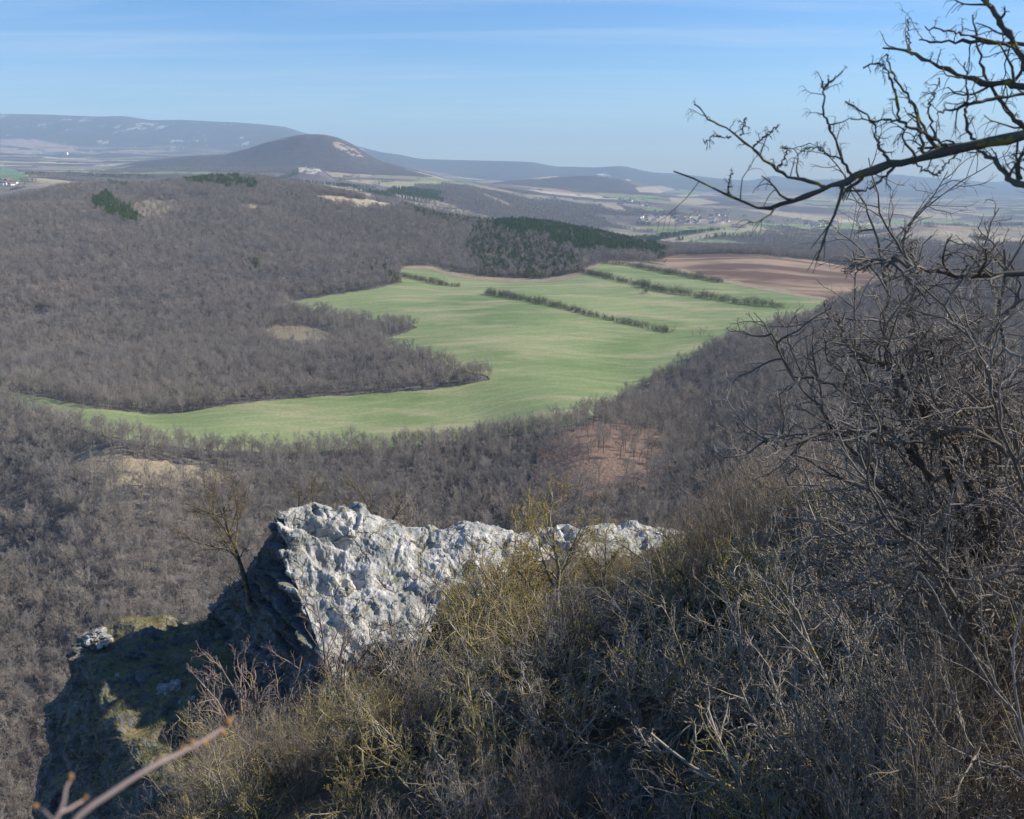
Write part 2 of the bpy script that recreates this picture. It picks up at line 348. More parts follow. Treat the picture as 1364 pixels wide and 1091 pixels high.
for pts, D, Wd, rough in [
    ([(-300, 165), (-100, 158), (0, 152), (60, 153), (130, 156), (165, 155), (200, 161), (240, 160), (330, 165), (380, 170), (402, 177), (440, 186), (520, 206), (600, 228), (700, 262)], 15500, 3200, 0.10),
    ([(100, 232), (150, 221), (200, 213), (260, 207), (300, 205), (330, 198), (360, 188), (385, 182), (405, 179), (430, 179), (450, 183), (470, 192), (490, 205), (510, 215), (560, 228), (620, 245)], 6500, 850, 0.05),
    ([(400, 196), (490, 202), (530, 206), (560, 212), (600, 213), (640, 214), (690, 215), (710, 216), (740, 222), (760, 222), (790, 223), (830, 221), (860, 228), (890, 233), (980, 242)], 14500, 2200, 0.06),
    ([(820, 228), (900, 231), (960, 238), (1000, 241), (1030, 233), (1060, 240), (1130, 238), (1190, 232), (1230, 236), (1280, 239), (1320, 244), (1400, 251), (1700, 262)], 17500, 2200, 0.05),
    ([(860, 262), (930, 250), (990, 247), (1060, 252), (1120, 249), (1180, 254), (1260, 251), (1340, 257), (1420, 262), (1600, 270)], 12600, 900, 0.08),
    ([(600, 254), (680, 240), (730, 235), (780, 233), (830, 238), (870, 250), (910, 264)], 8200, 700, 0.04),
    ([(330, 246), (365, 238), (385, 230), (397, 223), (425, 225), (445, 240)], 4300, 200, 0.02),
    ([(880, 318), (960, 308), (1010, 310), (1080, 318), (1150, 316), (1230, 300), (1330, 302), (1500, 310)], 3000, 260, 0.03)]:
    ss = np.array([ray(*p)[0] for p in pts]); tt = np.array([ray(*p)[1] for p in pts])
    xi = np.linspace(ss[0], ss[-1], 200); ti = np.interp(xi, ss, tt)
    k = np.exp(-np.linspace(-2, 2, 9) ** 2); k /= k.sum()
    ti = np.convolve(np.pad(ti, 4, 'edge'), k, 'valid')
    tr = np.interp(SS, xi, ti, left=-1, right=-1)
    zr = CAMZ + tr * D
    bell = np.exp(-((YY - D) / Wd) ** 2)
    hgt = np.maximum(0, zr - Z) * bell
    gul = fbm(XX / (Wd * 0.45), YY / (Wd * 0.9), 5, int(D), 0.55)
    hgt *= 1 + rough * 2.2 * gul * (1 - bell ** 6)
    Z += hgt
E = (Z - CAMZ) / YY                                  # elevation tangent seen from the camera, per grid vertex
def gidx(x, y):
    s = x / y
    fi = np.clip(np.interp(s, sg, np.arange(NS)), 0, NS - 1.001); fj = np.clip(np.log(y / Y0) / math.log(RAT), 0, NR - 1.001)
    return fi, fj
def bil(fi, fj):
    i = fi.astype(int); j = fj.astype(int); a = fi - i; b_ = fj - j
    return (Z[j, i] * (1 - a) + Z[j, i + 1] * a) * (1 - b_) + (Z[j + 1, i] * (1 - a) + Z[j + 1, i + 1] * a) * b_
def ground(x, y): return bil(*gidx(np.asarray(x, float), np.asarray(y, float)))
def hit(px, py, ymin=150.0):                         # where the photograph's pixel meets the bare valley ground
    s, t_ = ray(px, py); i = int(np.clip(np.searchsorted(sg, s), 1, NS - 1))
    a = (s - sg[i - 1]) / (sg[i] - sg[i - 1]); e = E[:, i - 1] * (1 - a) + E[:, i] * a
    j0 = int(np.searchsorted(yg, ymin)); w = np.nonzero(e[j0:] >= t_)[0]
    j = j0 + (w[0] if len(w) else NR - 1 - j0)
    if j > j0 and e[j] > e[j - 1]: f = (t_ - e[j - 1]) / (e[j] - e[j - 1]); y = yg[j - 1] * (yg[j] / yg[j - 1]) ** float(np.clip(f, 0, 1))
    else: y = yg[j]
    return s * y, y
def gpoly(pts, ymin=150.0): return [(lambda h: (h[0] / h[1], math.log(h[1])))(hit(x, y, ymin)) for x, y in pts]
def dens(poly, n=6):                                 # densify a pixel polygon so that projecting keeps its shape
    o = []
    for i in range(len(poly)):
        a = np.array(poly[i], float); b_ = np.array(poly[(i + 1) % len(poly)], float); k = max(1, int(np.hypot(*(b_ - a)) / n))
        o += [tuple(a + (b_ - a) * q / k) for q in range(k)]
    return o
PX_crop = [(8, 522), (60, 530), (120, 543), (190, 552), (240, 551), (300, 542), (380, 532), (470, 527), (560, 521), (620, 514), (652, 507), (648, 502), (600, 490), (560, 474), (520, 464), (505, 455), (540, 445), (556, 437), (545, 432),
           (500, 428), (440, 423), (390, 416), (372, 408), (390, 402), (440, 394), (500, 385), (535, 376), (530, 362), (540, 355), (575, 357), (610, 366), (660, 372), (720, 374), (762, 369), (785, 358), (800, 349), (850, 352), (900, 359), (960, 373),
           (1040, 388), (1100, 399), (1122, 405), (1090, 420), (1030, 436), (960, 462), (900, 492), (850, 520), (825, 545), (760, 566), (700, 578), (640, 585), (560, 594), (450, 602), (380, 605), (300, 602), (200, 594), (120, 577), (60, 556), (10, 538)]
PX_plough = [(862, 349), (905, 340), (960, 339), (1010, 340), (1090, 348), (1160, 360), (1190, 372), (1150, 392), (1122, 402), (1050, 388), (960, 371), (905, 358)]
PX_stub = [(415, 260), (450, 262), (500, 268), (535, 274), (530, 278), (480, 277), (440, 272), (420, 266)]
PX_hill = [(172, 272), (200, 266), (238, 268), (235, 280), (225, 292), (190, 293), (180, 284)]
PX_left = [(85, 606), (110, 597), (160, 606), (220, 618), (300, 626), (345, 634), (310, 642), (220, 650), (140, 650), (85, 632)]
PX_leaf = [(715, 600), (730, 580), (770, 562), (830, 565), (880, 585), (895, 620), (860, 660), (760, 670), (700, 660)]
PX_gap = [(350, 438), (400, 430), (450, 444), (446, 462), (400, 466), (358, 456)]
PX_mid = [(320, 275), (355, 272), (365, 279), (330, 280)]
def ragged(poly, a):
    return [(x + a * (2 * float(vn(np.array(x / 9.0), np.array(y / 9.0), 3)) - 1) + a * (2 * float(vn(np.array(x / 25.0), np.array(y / 25.0), 4)) - 1), y + 0.7 * a * (2 * float(vn(np.array(x / 8.0), np.array(y / 8.0), 5)) - 1)) for x, y in dens(poly, 3)]
clear = {k: gpoly(ragged(v, dict(leaf=14, left=10, hill=7, gap=7, mid=5, plough=1.5, crop=1.6, stub=3)[k])) for k, v in dict(crop=PX_crop, plough=PX_plough, stub=PX_stub, hill=PX_hill, left=PX_left, leaf=PX_leaf, gap=PX_gap, mid=PX_mid).items()}

# land cover colours
LY = np.log(YY)
cov = np.empty(Z.shape + (3,)); cov[:] = (0.145, 0.124, 0.105)
far = sst(2100, 2600, YY)[..., None]
# far parcels: strips of stubble, grass, plough and wood
ca, sa = math.cos(0.5), math.sin(0.5)
U = (XX * ca + YY * sa) / 380 + fbm(XX / 900, YY / 900, 3, 21) * 1.2; V = (-XX * sa + YY * ca) / 260 + fbm(XX / 900, YY / 900, 3, 22) * 1.2
hp = _h(np.floor(U + 0.37 * _h(np.floor(V), np.floor(V) * 0, 5)), np.floor(V), 77)
pal = np.array([(0.10, 0.085, 0.08), (0.15, 0.13, 0.11), (0.36, 0.30, 0.20), (0.25, 0.21, 0.155), (0.20, 0.25, 0.11), (0.30, 0.22, 0.16), (0.44, 0.38, 0.27)])
cum = np.array([0.26, 0.48, 0.62, 0.80, 0.88, 0.95, 1.0])
parc = pal[np.searchsorted(cum, np.clip(hp, 0, 0.999))]
woods = sst(-0.05, 0.12, fbm(XX / 1500, YY / 1900, 5, 31, 0.6) - 0.10)[..., None]
hedg = (vn(XX / 60, YY / 90, 41) > 0.86)[..., None]
farcol = parc * (1 - woods) + np.array((0.095, 0.080, 0.078)) * woods
farcol = np.where(hedg, (0.09, 0.08, 0.075), farcol)
mount = sst(10500, 12500, YY)[..., None]
farcol = farcol * (1 - mount) + np.array((0.085, 0.085, 0.075)) * mount
cov = cov * (1 - far) + farcol * far
def paint(pts, col, ymin, soft=None):
    m = pip(SS, LY, gpoly(dens(pts, 4), ymin)) & (YY > ymin)
    if soft: m &= fbm(XX / soft, YY / soft, 4, 51) > -0.12
    cov[m] = col
DKF = (0.085, 0.072, 0.070)
paint([(100, 238), (200, 216), (300, 207), (360, 189), (405, 180), (430, 180), (470, 193), (510, 217), (580, 236), (480, 232), (430, 228), (300, 238), (180, 240)], DKF, 5000)
paint([(440, 190), (452, 189), (470, 197), (486, 209), (470, 207), (450, 198)], (0.36, 0.28, 0.21), 5000, 60)
paint([(640, 252), (690, 242), (740, 236), (790, 234), (830, 240), (865, 256), (880, 268), (780, 264), (700, 262)], DKF, 6500)
paint([(330, 247), (362, 238), (385, 229), (397, 222), (426, 224), (450, 240), (460, 247)], (0.135, 0.115, 0.10), 3700)
paint([(398, 224), (410, 222), (424, 225), (428, 231), (412, 231), (399, 229)], (0.46, 0.41, 0.34), 3800, 25)
paint([(368, 238), (396, 226), (398, 232), (372, 240)], (0.05, 0.07, 0.04), 3800)
paint([(795, 231), (812, 232), (815, 237), (798, 236)], (0.62, 0.60, 0.56), 9000, 90)
paint([(814, 239), (838, 239), (842, 244), (828, 244)], (0.85, 0.83, 0.78), 9000)
paint([(846, 250), (880, 247), (900, 252), (880, 257), (852, 256)], (0.38, 0.31, 0.22), 6000)
paint([(905, 252), (935, 255), (925, 260), (900, 257)], (0.17, 0.24, 0.11), 6000)
paint([(890, 263), (930, 264), (960, 270), (930, 273), (895, 269)], (0.36, 0.29, 0.21), 5000)
paint([(0, 221), (15, 224), (35, 234), (42, 240), (20, 242), (0, 238)], (0.15, 0.22, 0.11), 2600)
paint([(0, 186), (40, 184), (95, 196), (105, 203), (60, 200), (0, 192)], (0.36, 0.26, 0.20), 6000, 350)
paint([(0, 196), (40, 199), (85, 206), (30, 207), (0, 203)], (0.34, 0.27, 0.21), 6000, 350)
paint([(500, 243), (580, 241), (590, 247), (510, 248)], (0.33, 0.29, 0.17), 3000)
paint([(505, 257), (560, 262), (640, 282), (730, 300), (800, 316), (870, 330), (840, 332), (740, 310), (620, 286), (540, 270)], (0.30, 0.25, 0.17), 2100, 80)
paint([(805, 271), (826, 274), (838, 283), (820, 281), (800, 276)], (0.34, 0.28, 0.20), 3000)
paint([(850, 289), (868, 293), (864, 296), (848, 291)], (0.34, 0.28, 0.20), 3000)
paint([(850, 302), (1000, 300), (1140, 296), (1200, 300), (1140, 306), (1040, 309), (980, 314), (900, 316), (880, 310)], (0.20, 0.235, 0.10), 2800, 240)
paint([(640, 256), (672, 268), (684, 274), (676, 274), (646, 262)], (0.30, 0.25, 0.18), 2600)
paint([(1110, 276), (1210, 284), (1300, 282), (1300, 276), (1200, 274)], (0.30, 0.235, 0.17), 4500, 300)
paint([(1045, 328), (1070, 327), (1130, 333), (1120, 336)], (0.30, 0.28, 0.15), 2000)
paint([(1130, 330), (1250, 325), (1364, 322), (1364, 332), (1240, 336)], (0.24, 0.25, 0.12), 2000, 120)
# bright scars on the left mountain
sc = ((fbm(XX / 130, YY / 420, 5, 61, 0.65) > 0.40) & (YY > 10500) & (SS < -0.15))
cov[sc] = (0.40, 0.37, 0.33)
idx = np.arange(NS * NR).reshape(NR, NS)
quads = np.stack([idx[:-1, :-1], idx[:-1, 1:], idx[1:, 1:], idx[1:, :-1]], -1).reshape(-1, 4)
link('valley_ground', mesh_np('valley_ground', np.stack([XX, YY, Z], -1).reshape(-1, 3), quads, [M_land], cols=cov.reshape(-1, 3)), kind='structure')

def drape(name, key, m, lift):
    poly = clear[key]
    fi = [float(np.interp(s, sg, np.arange(NS))) for s, l in poly]; fj = [(l - math.log(Y0)) / math.log(RAT) for s, l in poly]
    vv = [Vector((a, b_)) for a, b_ in zip(fi, fj)]; n = len(vv)
    gi, gj = np.meshgrid(np.arange(math.floor(min(fi)), max(fi), 2.0), np.arange(math.floor(min(fj)), max(fj), 2.0))
    ins = pip(gi, gj, list(zip(fi, fj)))
    vv += [Vector((float(a), float(b_))) for a, b_ in zip(gi[ins], gj[ins])]
    r = geometry.delaunay_2d_cdt(vv, [(i, (i + 1) % n) for i in range(n)], [list(range(n))], 1, 1e-4)
    q = np.array([(v[0], v[1]) for v in r[0]]); ff = np.array([f for f in r[2] if len(f) == 3])
    a = np.clip(q[:, 0], 0, NS - 1.001); b_ = np.clip(q[:, 1], 0, NR - 1.001)
    y = Y0 * RAT ** b_; x = np.interp(a, np.arange(NS), sg) * y
    return link(name, mesh_np(name, np.stack([x, y, bil(a, b_) + lift], 1), ff, [m]), kind='structure')
drape('green_field', 'crop', M_crop, 0.45)
clear_margin = dict(m1=[(533, 357), (545, 354), (577, 355), (612, 364), (660, 370), (720, 372), (760, 366), (790, 354), (803, 348), (800, 352), (785, 361), (764, 372), (722, 377), (660, 376), (610, 370), (575, 361), (545, 358)],
    m2=[(800, 347), (850, 349), (905, 357), (960, 371), (1040, 386), (1118, 401), (1114, 405), (1036, 391), (958, 376), (902, 362), (850, 353), (806, 352)])
for k_, v_ in clear_margin.items(): clear[k_] = gpoly(ragged(v_, 1.2))
drape('field_margin', 'm1', M_dry, 0.62); drape('field_track', 'm2', M_dry, 0.62)
drape('ploughed_field', 'plough', M_plough, 0.70)
drape('stubble_field', 'stub', M_stub, 0.6)
drape('hill_clearing', 'hill', M_dry, 0.6)
drape('meadow_clearing', 'left', M_dry, 0.4)
drape('leafy_clearing', 'leaf', M_leaf, 0.4)
drape('bare_gap', 'gap', M_dry, 0.4)
drape('small_clearing', 'mid', M_dry, 0.6)

# ---------------------------------------------------------------- spur below the viewpoint
sp = [(0, 0, 148.4), (0, 1.0, 148.3), (-4, 0, 147.5), (4, 0, 148.7), (0, -12, 150), (-6, -12, 148), (12, -12, 152), (30, -10, 156), (30, 6, 154), (0, 2.2, 146.2), (0, 4.5, 142.6), (0, 8, 141), (0, 11, 140.0), (0, 16, 138.8), (0, 22, 136.4), (0, 28, 134.3), (0, 33, 133.4), (0, 37, 132.7), (-2, 28, 133.5), (-2, 33, 132.3), (-4, 33, 131.3), (-4, 27, 132.8), (-6, 31, 130.4), (-2.5, 24, 135.0),
      (3, 3, 146.4), (6, 4, 146.5), (3.5, 6, 144.8), (6, 8, 145), (6, 14, 142.5), (6, 22, 139.6), (7, 33, 134.8), (12, 2, 150.8), (10, 7, 149.4), (14, 8, 151), (10, 11, 148.2), (12, 14, 146.4), (15, 18, 145), (16, 26, 141), (18, 36, 137.5), (32, 20, 149), (36, 40, 143),  # includes an out-of-frame shoulder on the right, raised to shade the lower slope
      (-3, 3, 144), (-4, 4.5, 142), (-4, 8, 139.8), (-4, 14, 138), (-5, 20, 135.4), (-6, 26, 132.0), (-8, 30, 130.0), (-7, 8, 137.0), (-8, 14, 134.3), (-9, 20, 132.0), (-10.5, 26, 129.6), (-13, 28, 127.6), (-13, 33, 127.0), (-10, 31, 128.4), (-8, 35, 129.2), (-13, 38, 127), (-3, 40, 131.6), (2, 40, 132), (7, 41, 132.2), (9, 36.5, 133.4), (-13, 20, 127), (-10, 10, 131), (-4, 36, 131.3), (-6, 2, 143)]
tsp = TPS([(a, b_) for a, b_, c_ in sp], [c_ for a, b_, c_ in sp], 1e-2)
EDGE = np.array([(-9, -30), (-7, -6), (-7, 3), (-8, 8), (-10, 14), (-11.5, 20), (-13.5, 25), (-14.3, 33), (-13, 39), (-5, 39.5), (2, 40.5), (9, 42), (16, 43), (30, 48), (70, 54), (70, -30)], float)
def sdist(x, y):
    d = np.full(np.shape(x), 1e9)
    for i in range(len(EDGE)):
        a = EDGE[i]; b_ = EDGE[(i + 1) % len(EDGE)]; e = b_ - a
        t_ = np.clip(((x - a[0]) * e[0] + (y - a[1]) * e[1]) / (e @ e), 0, 1)
        d = np.minimum(d, np.hypot(x - a[0] - t_ * e[0], y - a[1] - t_ * e[1]))
    return np.where(pip(x, y, [tuple(e) for e in EDGE]), -d, d)
def spur(x, y):
    x = np.asarray(x, float); y = np.asarray(y, float); sh = x.shape
    ix = np.clip(x, -16, 40).ravel(); iy = np.clip(y, -14, 46).ravel()
    z = tsp(np.stack([ix, iy], 1)).reshape(sh)
    z = z + fbm(x / 2.5, y / 2.5, 4, 91) * 0.28
    return z - 1.9 * np.maximum(0, sdist(x, y))
gx, gy = np.meshgrid(np.arange(-52, 71, 0.45), np.arange(-30, 96, 0.45))
gz_ = spur(gx, gy)
n0, n1 = gx.shape; idx = np.arange(n0 * n1).reshape(n0, n1)
q = np.stack([idx[:-1, :-1], idx[:-1, 1:], idx[1:, 1:], idx[1:, :-1]], -1).reshape(-1, 4)
q = q[(gz_.ravel()[q] > 40).all(1)]
link('hillside', mesh_np('hillside', np.stack([gx, gy, gz_], -1).reshape(-1, 3), q, [M_soil]), kind='structure')

# ---------------------------------------------------------------- rocks
def loft(ctrl, nu, nv):
    C = np.asarray(ctrl, float)                      # sections x points x 3, Catmull-Rom both ways
    def cr(A, n):
        m = len(A); u = np.linspace(0, m - 1, n); i = np.minimum(u.astype(int), m - 2); f = (u - i).reshape(-1, *([1] * (A.ndim - 1)))
        p0, p1, p2, p3 = A[np.maximum(i - 1, 0)], A[i], A[i + 1], A[np.minimum(i + 2, m - 1)]
        return 0.5 * (2 * p1 + (p2 - p0) * f + (2 * p0 - 5 * p1 + 4 * p2 - p3) * f**2 + (3 * p1 - p0 - 3 * p2 + p3) * f**3)
    A = cr(C, nu); return np.swapaxes(cr(np.swapaxes(A, 0, 1), nv), 0, 1)
def crag(name, ctrl, nu, nv, amp, m, label, flip=False, calm=None, low=0.8, side=None):
    V = loft(ctrl, nu, nv)
    du = np.gradient(V, axis=0); dv = np.gradient(V, axis=1); nrm = np.cross(du, dv); nrm /= np.linalg.norm(nrm, axis=-1, keepdims=True) + 1e-9
    if flip: nrm = -nrm
    v = V.reshape(-1, 3); nn = nrm.reshape(-1, 3); d = np.empty(len(v)); lo = np.empty(len(v))
    for i, p in enumerate(v):
        q_ = Vector(p)
        w = mnoise.noise_vector(q_ * 0.9) * 0.45
        a_ = q_ + w; a_.z *= 0.75
        dd, pp = mnoise.voronoi(a_ * 0.62); e1 = min(1.0, (dd[1] - dd[0]) * 4.5)
        dd2, pp2 = mnoise.voronoi((q_ + w * 0.6) * 1.9); e2 = min(1.0, (dd2[1] - dd2[0]) * 4.0)
        blk = mnoise.cell(pp[0] * 5.17); bk2 = mnoise.cell(pp2[0] * 7.3)
        e3 = e1 * e1 * (3 - 2 * e1); e4 = e2 * e2 * (3 - 2 * e2)
        lo[i] = 0.34 * mnoise.fractal(q_ * 0.42, 1.0, 2.0, 3) + 0.16 * mnoise.fractal(q_ * 1.1 + Vector((9, 4, 2)), 1.0, 2.0, 3)
        d[i] = 0.09 * (e3 - 1) + 0.17 * (blk - 0.45) * e3 + 0.04 * (e4 - 1) + 0.05 * (bk2 - 0.45) * e4 + 0.075 * (mnoise.ridged_multi_fractal(q_ * 1.3, 1.0, 2.1, 4, 1.0, 2.0) - 1.0) + 0.04 * mnoise.fractal(q_ * 6.0, 0.8, 2.1, 3)
    if calm is None:
        zz = v[:, 2] * 1.15 + 0.25 * v[:, 0] + 1.3 * fbm(v[:, 0] * 0.5 + v[:, 1] * 0.3, v[:, 2] * 0.4, 3, 15); fz_ = zz - np.floor(zz); d += 0.30 * (sst(0.0, 0.85, fz_) - sst(0.85, 1.0, fz_) - 0.4) * sst(-0.25, 0.15, fbm(v[:, 0] * 0.35, v[:, 2] * 0.5 + v[:, 1] * 0.3, 3, 19))
        un = np.repeat(np.linspace(0, 1, nu), nv); d = np.where(un < 0.21, d * 2.2, d)
    if calm is not None: d = d * np.broadcast_to(np.interp(np.linspace(0, 1, nv), *calm)[None], (nu, nv)).ravel()
    d = d + lo * low
    v = v + nn * (d * amp)[:, None]
    idx = np.arange(nu * nv).reshape(nu, nv)
    q = np.stack([idx[:-1, :-1], idx[1:, :-1], idx[1:, 1:], idx[:-1, 1:]], -1).reshape(-1, 4)
    if flip: q = q[:, ::-1]
    fm = None
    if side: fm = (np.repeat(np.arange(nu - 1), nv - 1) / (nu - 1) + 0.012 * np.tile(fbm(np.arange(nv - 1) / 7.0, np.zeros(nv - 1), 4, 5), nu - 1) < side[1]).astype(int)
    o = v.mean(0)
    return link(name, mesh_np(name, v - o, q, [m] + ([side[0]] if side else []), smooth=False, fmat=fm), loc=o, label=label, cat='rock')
def sec(foot, m1, m2, crest, back=2.2):              # pixel + depth from foot to crest, then down the hidden back
    pts = [P(foot[0], foot[1] + 26, foot[2]) - (0, 0, 1.6), P(*foot), P(*m1), P(*m2), P(*crest)]
    c_ = pts[-1]
    return pts + [c_ + (0, back * 0.6, -0.25), c_ + (0, back, -2.0), c_ + (0, back + 1.5, -9)]
main = [sec((262, 852, 37.8), (264, 848, 38.0), (266, 843, 38.2), (268, 838, 38.4), 0.8),
        sec((322, 868, 34.4), (313, 838, 36.0), (305, 806, 37.0), (300, 787, 37.6), 1.0),
        sec((378, 880, 31.8), (358, 825, 34.0), (350, 775, 35.6), (345, 730, 36.8), 1.2),
        sec((425, 885, 30.2), (400, 812, 32.4), (379, 760, 34.2), (370, 691, 35.8)),
        sec((452, 885, 30.6), (442, 812, 32.7), (425, 750, 34.6), (415, 685, 36.2)),
        sec((490, 872, 31.2), (484, 805, 33.2), (472, 748, 35.0), (462, 682, 36.6)),
        sec((535, 856, 31.8), (528, 795, 33.6), (520, 748, 35.3), (510, 696, 36.9)),
        sec((575, 840, 32.4), (572, 785, 34.0), (566, 748, 35.6), (548, 713, 37.0)),
        sec((600, 822, 32.8), (598, 776, 34.4), (592, 745, 36.0), (590, 711, 37.3)),
        sec((640, 810, 33.2), (632, 768, 34.9), (630, 735, 36.4), (632, 702, 37.6)),
        sec((690, 810, 33.8), (684, 770, 35.4), (680, 745, 36.8), (680, 713, 38.0)),
        sec((720, 810, 34.2), (720, 775, 35.8), (720, 750, 37.2), (720, 722, 38.4)),
        sec((770, 810, 34.8), (772, 770, 36.4), (774, 735, 37.8), (775, 706, 39.0)),
        sec((840, 810, 35.6), (840, 770, 37.2), (840, 735, 38.6), (840, 709, 39.8)),
        sec((905, 810, 36.4), (905, 770, 38.0), (905, 738, 39.4), (902, 712, 40.6)),
        sec((945, 815, 36.8), (945, 795, 38.4), (943, 770, 39.8), (940, 745, 41.0))]
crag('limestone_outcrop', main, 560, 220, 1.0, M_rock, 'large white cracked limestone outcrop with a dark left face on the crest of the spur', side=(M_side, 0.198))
def lsec(pts): return [P(*p) if len(p) == 3 else np.array(p[:3]) for p in pts]
def lrow(edge, e2, in1, in2, in3):
    e = P(*edge); a = P(*e2)
    out = a - e; out[2] = 0
    f = e + np.array((-0.35, -0.1, -0.9))
    return [e + np.array((-3.6, -0.6, -13.0)), e + np.array((-2.5, -0.5, -7.0)), e + np.array((-1.25, -0.3, -2.6)), f, e, a, P(*in1), P(*in2), P(*in3)]
ledge = [lrow((205, 1050, 27.6), (230, 1050, 27.8), (260, 1052, 28.0), (330, 1052, 28.2), (400, 1060, 28.0)),
         lrow((170, 990, 29.8), (200, 985, 30.2), (240, 985, 30.4), (310, 985, 30.6), (390, 985, 30.6)),
         lrow((145, 945, 31.8), (170, 940, 32.1), (215, 940, 32.2), (300, 940, 32.4), (390, 945, 32.4)),
         lrow((122, 905, 33.6), (150, 900, 33.8), (205, 900, 34.0), (290, 902, 34.0), (390, 905, 34.0)),
         lrow((98, 868, 35.4), (130, 866, 35.6), (190, 864, 35.8), (280, 868, 35.6), (390, 880, 35.4)),
         lrow((112, 846, 36.6), (145, 842, 36.8), (200, 836, 37.2), (270, 838, 37.3), (380, 850, 37.0)),
         lrow((150, 836, 37.4), (170, 832, 37.6), (210, 826, 38.0), (270, 826, 38.1), (370, 840, 38.0)),
         [P(160, 900, 38.6) - (0, 0, 9), P(165, 880, 38.6) - (0, 0, 5), P(168, 850, 38.5) - (0, 0, 2), P(175, 842, 38.4), P(185, 838, 38.4), P(200, 836, 38.6), P(230, 834, 38.9), P(275, 834, 39.0), P(370, 850, 39.0)]]
ledge = [r for r in ledge]
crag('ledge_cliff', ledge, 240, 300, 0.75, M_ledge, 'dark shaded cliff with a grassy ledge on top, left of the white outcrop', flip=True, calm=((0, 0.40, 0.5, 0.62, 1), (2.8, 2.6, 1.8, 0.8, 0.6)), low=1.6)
rr = random.Random(5)
def boulder(px, py, Y, r, label, m=M_rock):
    c = P(px, py, Y) - (0, 0, 0.45 * r); th = np.linspace(0, 2 * math.pi, 40, endpoint=True); ph = np.linspace(0.02, math.pi - 0.02, 24)
    T, Q = np.meshgrid(th, ph, indexing='ij'); v = np.stack([np.cos(T) * np.sin(Q), np.sin(T) * np.sin(Q), np.cos(Q) * 0.8], -1).reshape(-1, 3)
    d = np.array([1 + 0.45 * mnoise.fractal(Vector(p) * 1.3 + Vector(c), 1, 2, 4) - 0.3 * (1 - min(1, 4 * (lambda a: a[1] - a[0])(mnoise.voronoi(Vector(p) * 1.8 + Vector(c))[0]))) for p in v])
    v = v * d[:, None] * r; idx = np.arange(40 * 24).reshape(40, 24)
    q = np.stack([idx[:-1, :-1], idx[:-1, 1:], idx[1:, 1:], idx[1:, :-1]], -1).reshape(-1, 4)
    return link('boulder', mesh_np('boulder', v, q, [m], smooth=False), loc=c, label=label, cat='rock')
boulder(128, 846, 36.2, 0.55, 'small white boulder at the back corner of the grassy ledge')
boulder(152, 905, 33.6, 0.45, 'knobbly grey rock in the sunlit grass strip of the ledge')
boulder(228, 915, 33.2, 0.6, 'shadowed grey rock in the middle of the grassy ledge')
boulder(252, 930, 32.6, 0.45, 'lower shadowed rock beside the grey one in the middle of the ledge')
boulder(190, 838, 37.6, 0.9, 'dark mossy rock lip along the back of the ledge')
boulder(228, 838, 38.0, 0.7, 'shaded rock at the back of the ledge near the outcrop foot')

# ---------------------------------------------------------------- growing bare wood
def unit(v): return v / (np.linalg.norm(v, axis=-1, keepdims=True) + 1e-9)
def grow(rng, base, dirs, length, radius, specs, first=None):
    """specs: per level dict(N, jit, trop, tip, n, ang, lr, rr, t0, fall); returns [(pts B,N+1,3 ; radii B,N+1)]"""
    out = []; Pb, Db, Lb, Rb = (np.asarray(a, float) for a in (base, dirs, length, radius)); Db = unit(Db)
    for li, sp_ in enumerate(specs):
        B = len(Pb); N = sp_['N']
        if li == 0 and first is not None: pts, rads = first; N = pts.shape[1] - 1; B = len(pts)
        else:
            pts = np.empty((B, N + 1, 3)); pts[:, 0] = Pb; d = Db
            for k in range(N):
                d = unit(d + rng.normal(0, sp_['jit'], (B, 3)) + np.array((0, 0, sp_['trop']))); pts[:, k + 1] = pts[:, k] + d * (Lb / N)[:, None]
            rads = Rb[:, None] * np.linspace(1, sp_.get('tip', 0.4), N + 1)[None]
        out.append((pts, rads))
        if li + 1 < len(specs):
            nx = specs[li + 1]; m = nx['n']; t0 = nx.get('t0', 0.2)
            t_ = t0 + (1 - t0) * (np.arange(m)[None] + rng.random((B, m))) / m; t_ = np.clip(t_, 0, 0.999)
            k = (t_ * N).astype(int); f = (t_ * N - k)[..., None]; bi = np.arange(B)[:, None]
            p0 = pts[bi, k]; p1 = pts[bi, k + 1]; T = unit(p1 - p0)
            az = rng.normal(size=T.shape); az = unit(az - (az * T).sum(-1, keepdims=True) * T)
            a = np.radians(rng.uniform(*nx['ang'], (B, m)))[..., None]
            Pb = (p0 + (p1 - p0) * f).reshape(-1, 3); Db = unit(T * np.cos(a) + az * np.sin(a)).reshape(-1, 3)
            plen = np.linalg.norm(np.diff(pts, axis=1), axis=2).sum(1)
            Lb = (plen[:, None] * rng.uniform(*nx['lr'], (B, m)) * (1 - nx.get('fall', 0.4) * t_)).ravel()
            rt = rads[bi, k]; Rb = np.maximum(rt * nx['rr'], nx.get('rmin', 0.002)).ravel()
            if 'lmax' in nx: Lb = np.minimum(Lb, nx['lmax'] * rng.uniform(0.6, 1.0, len(Lb)))
    return out
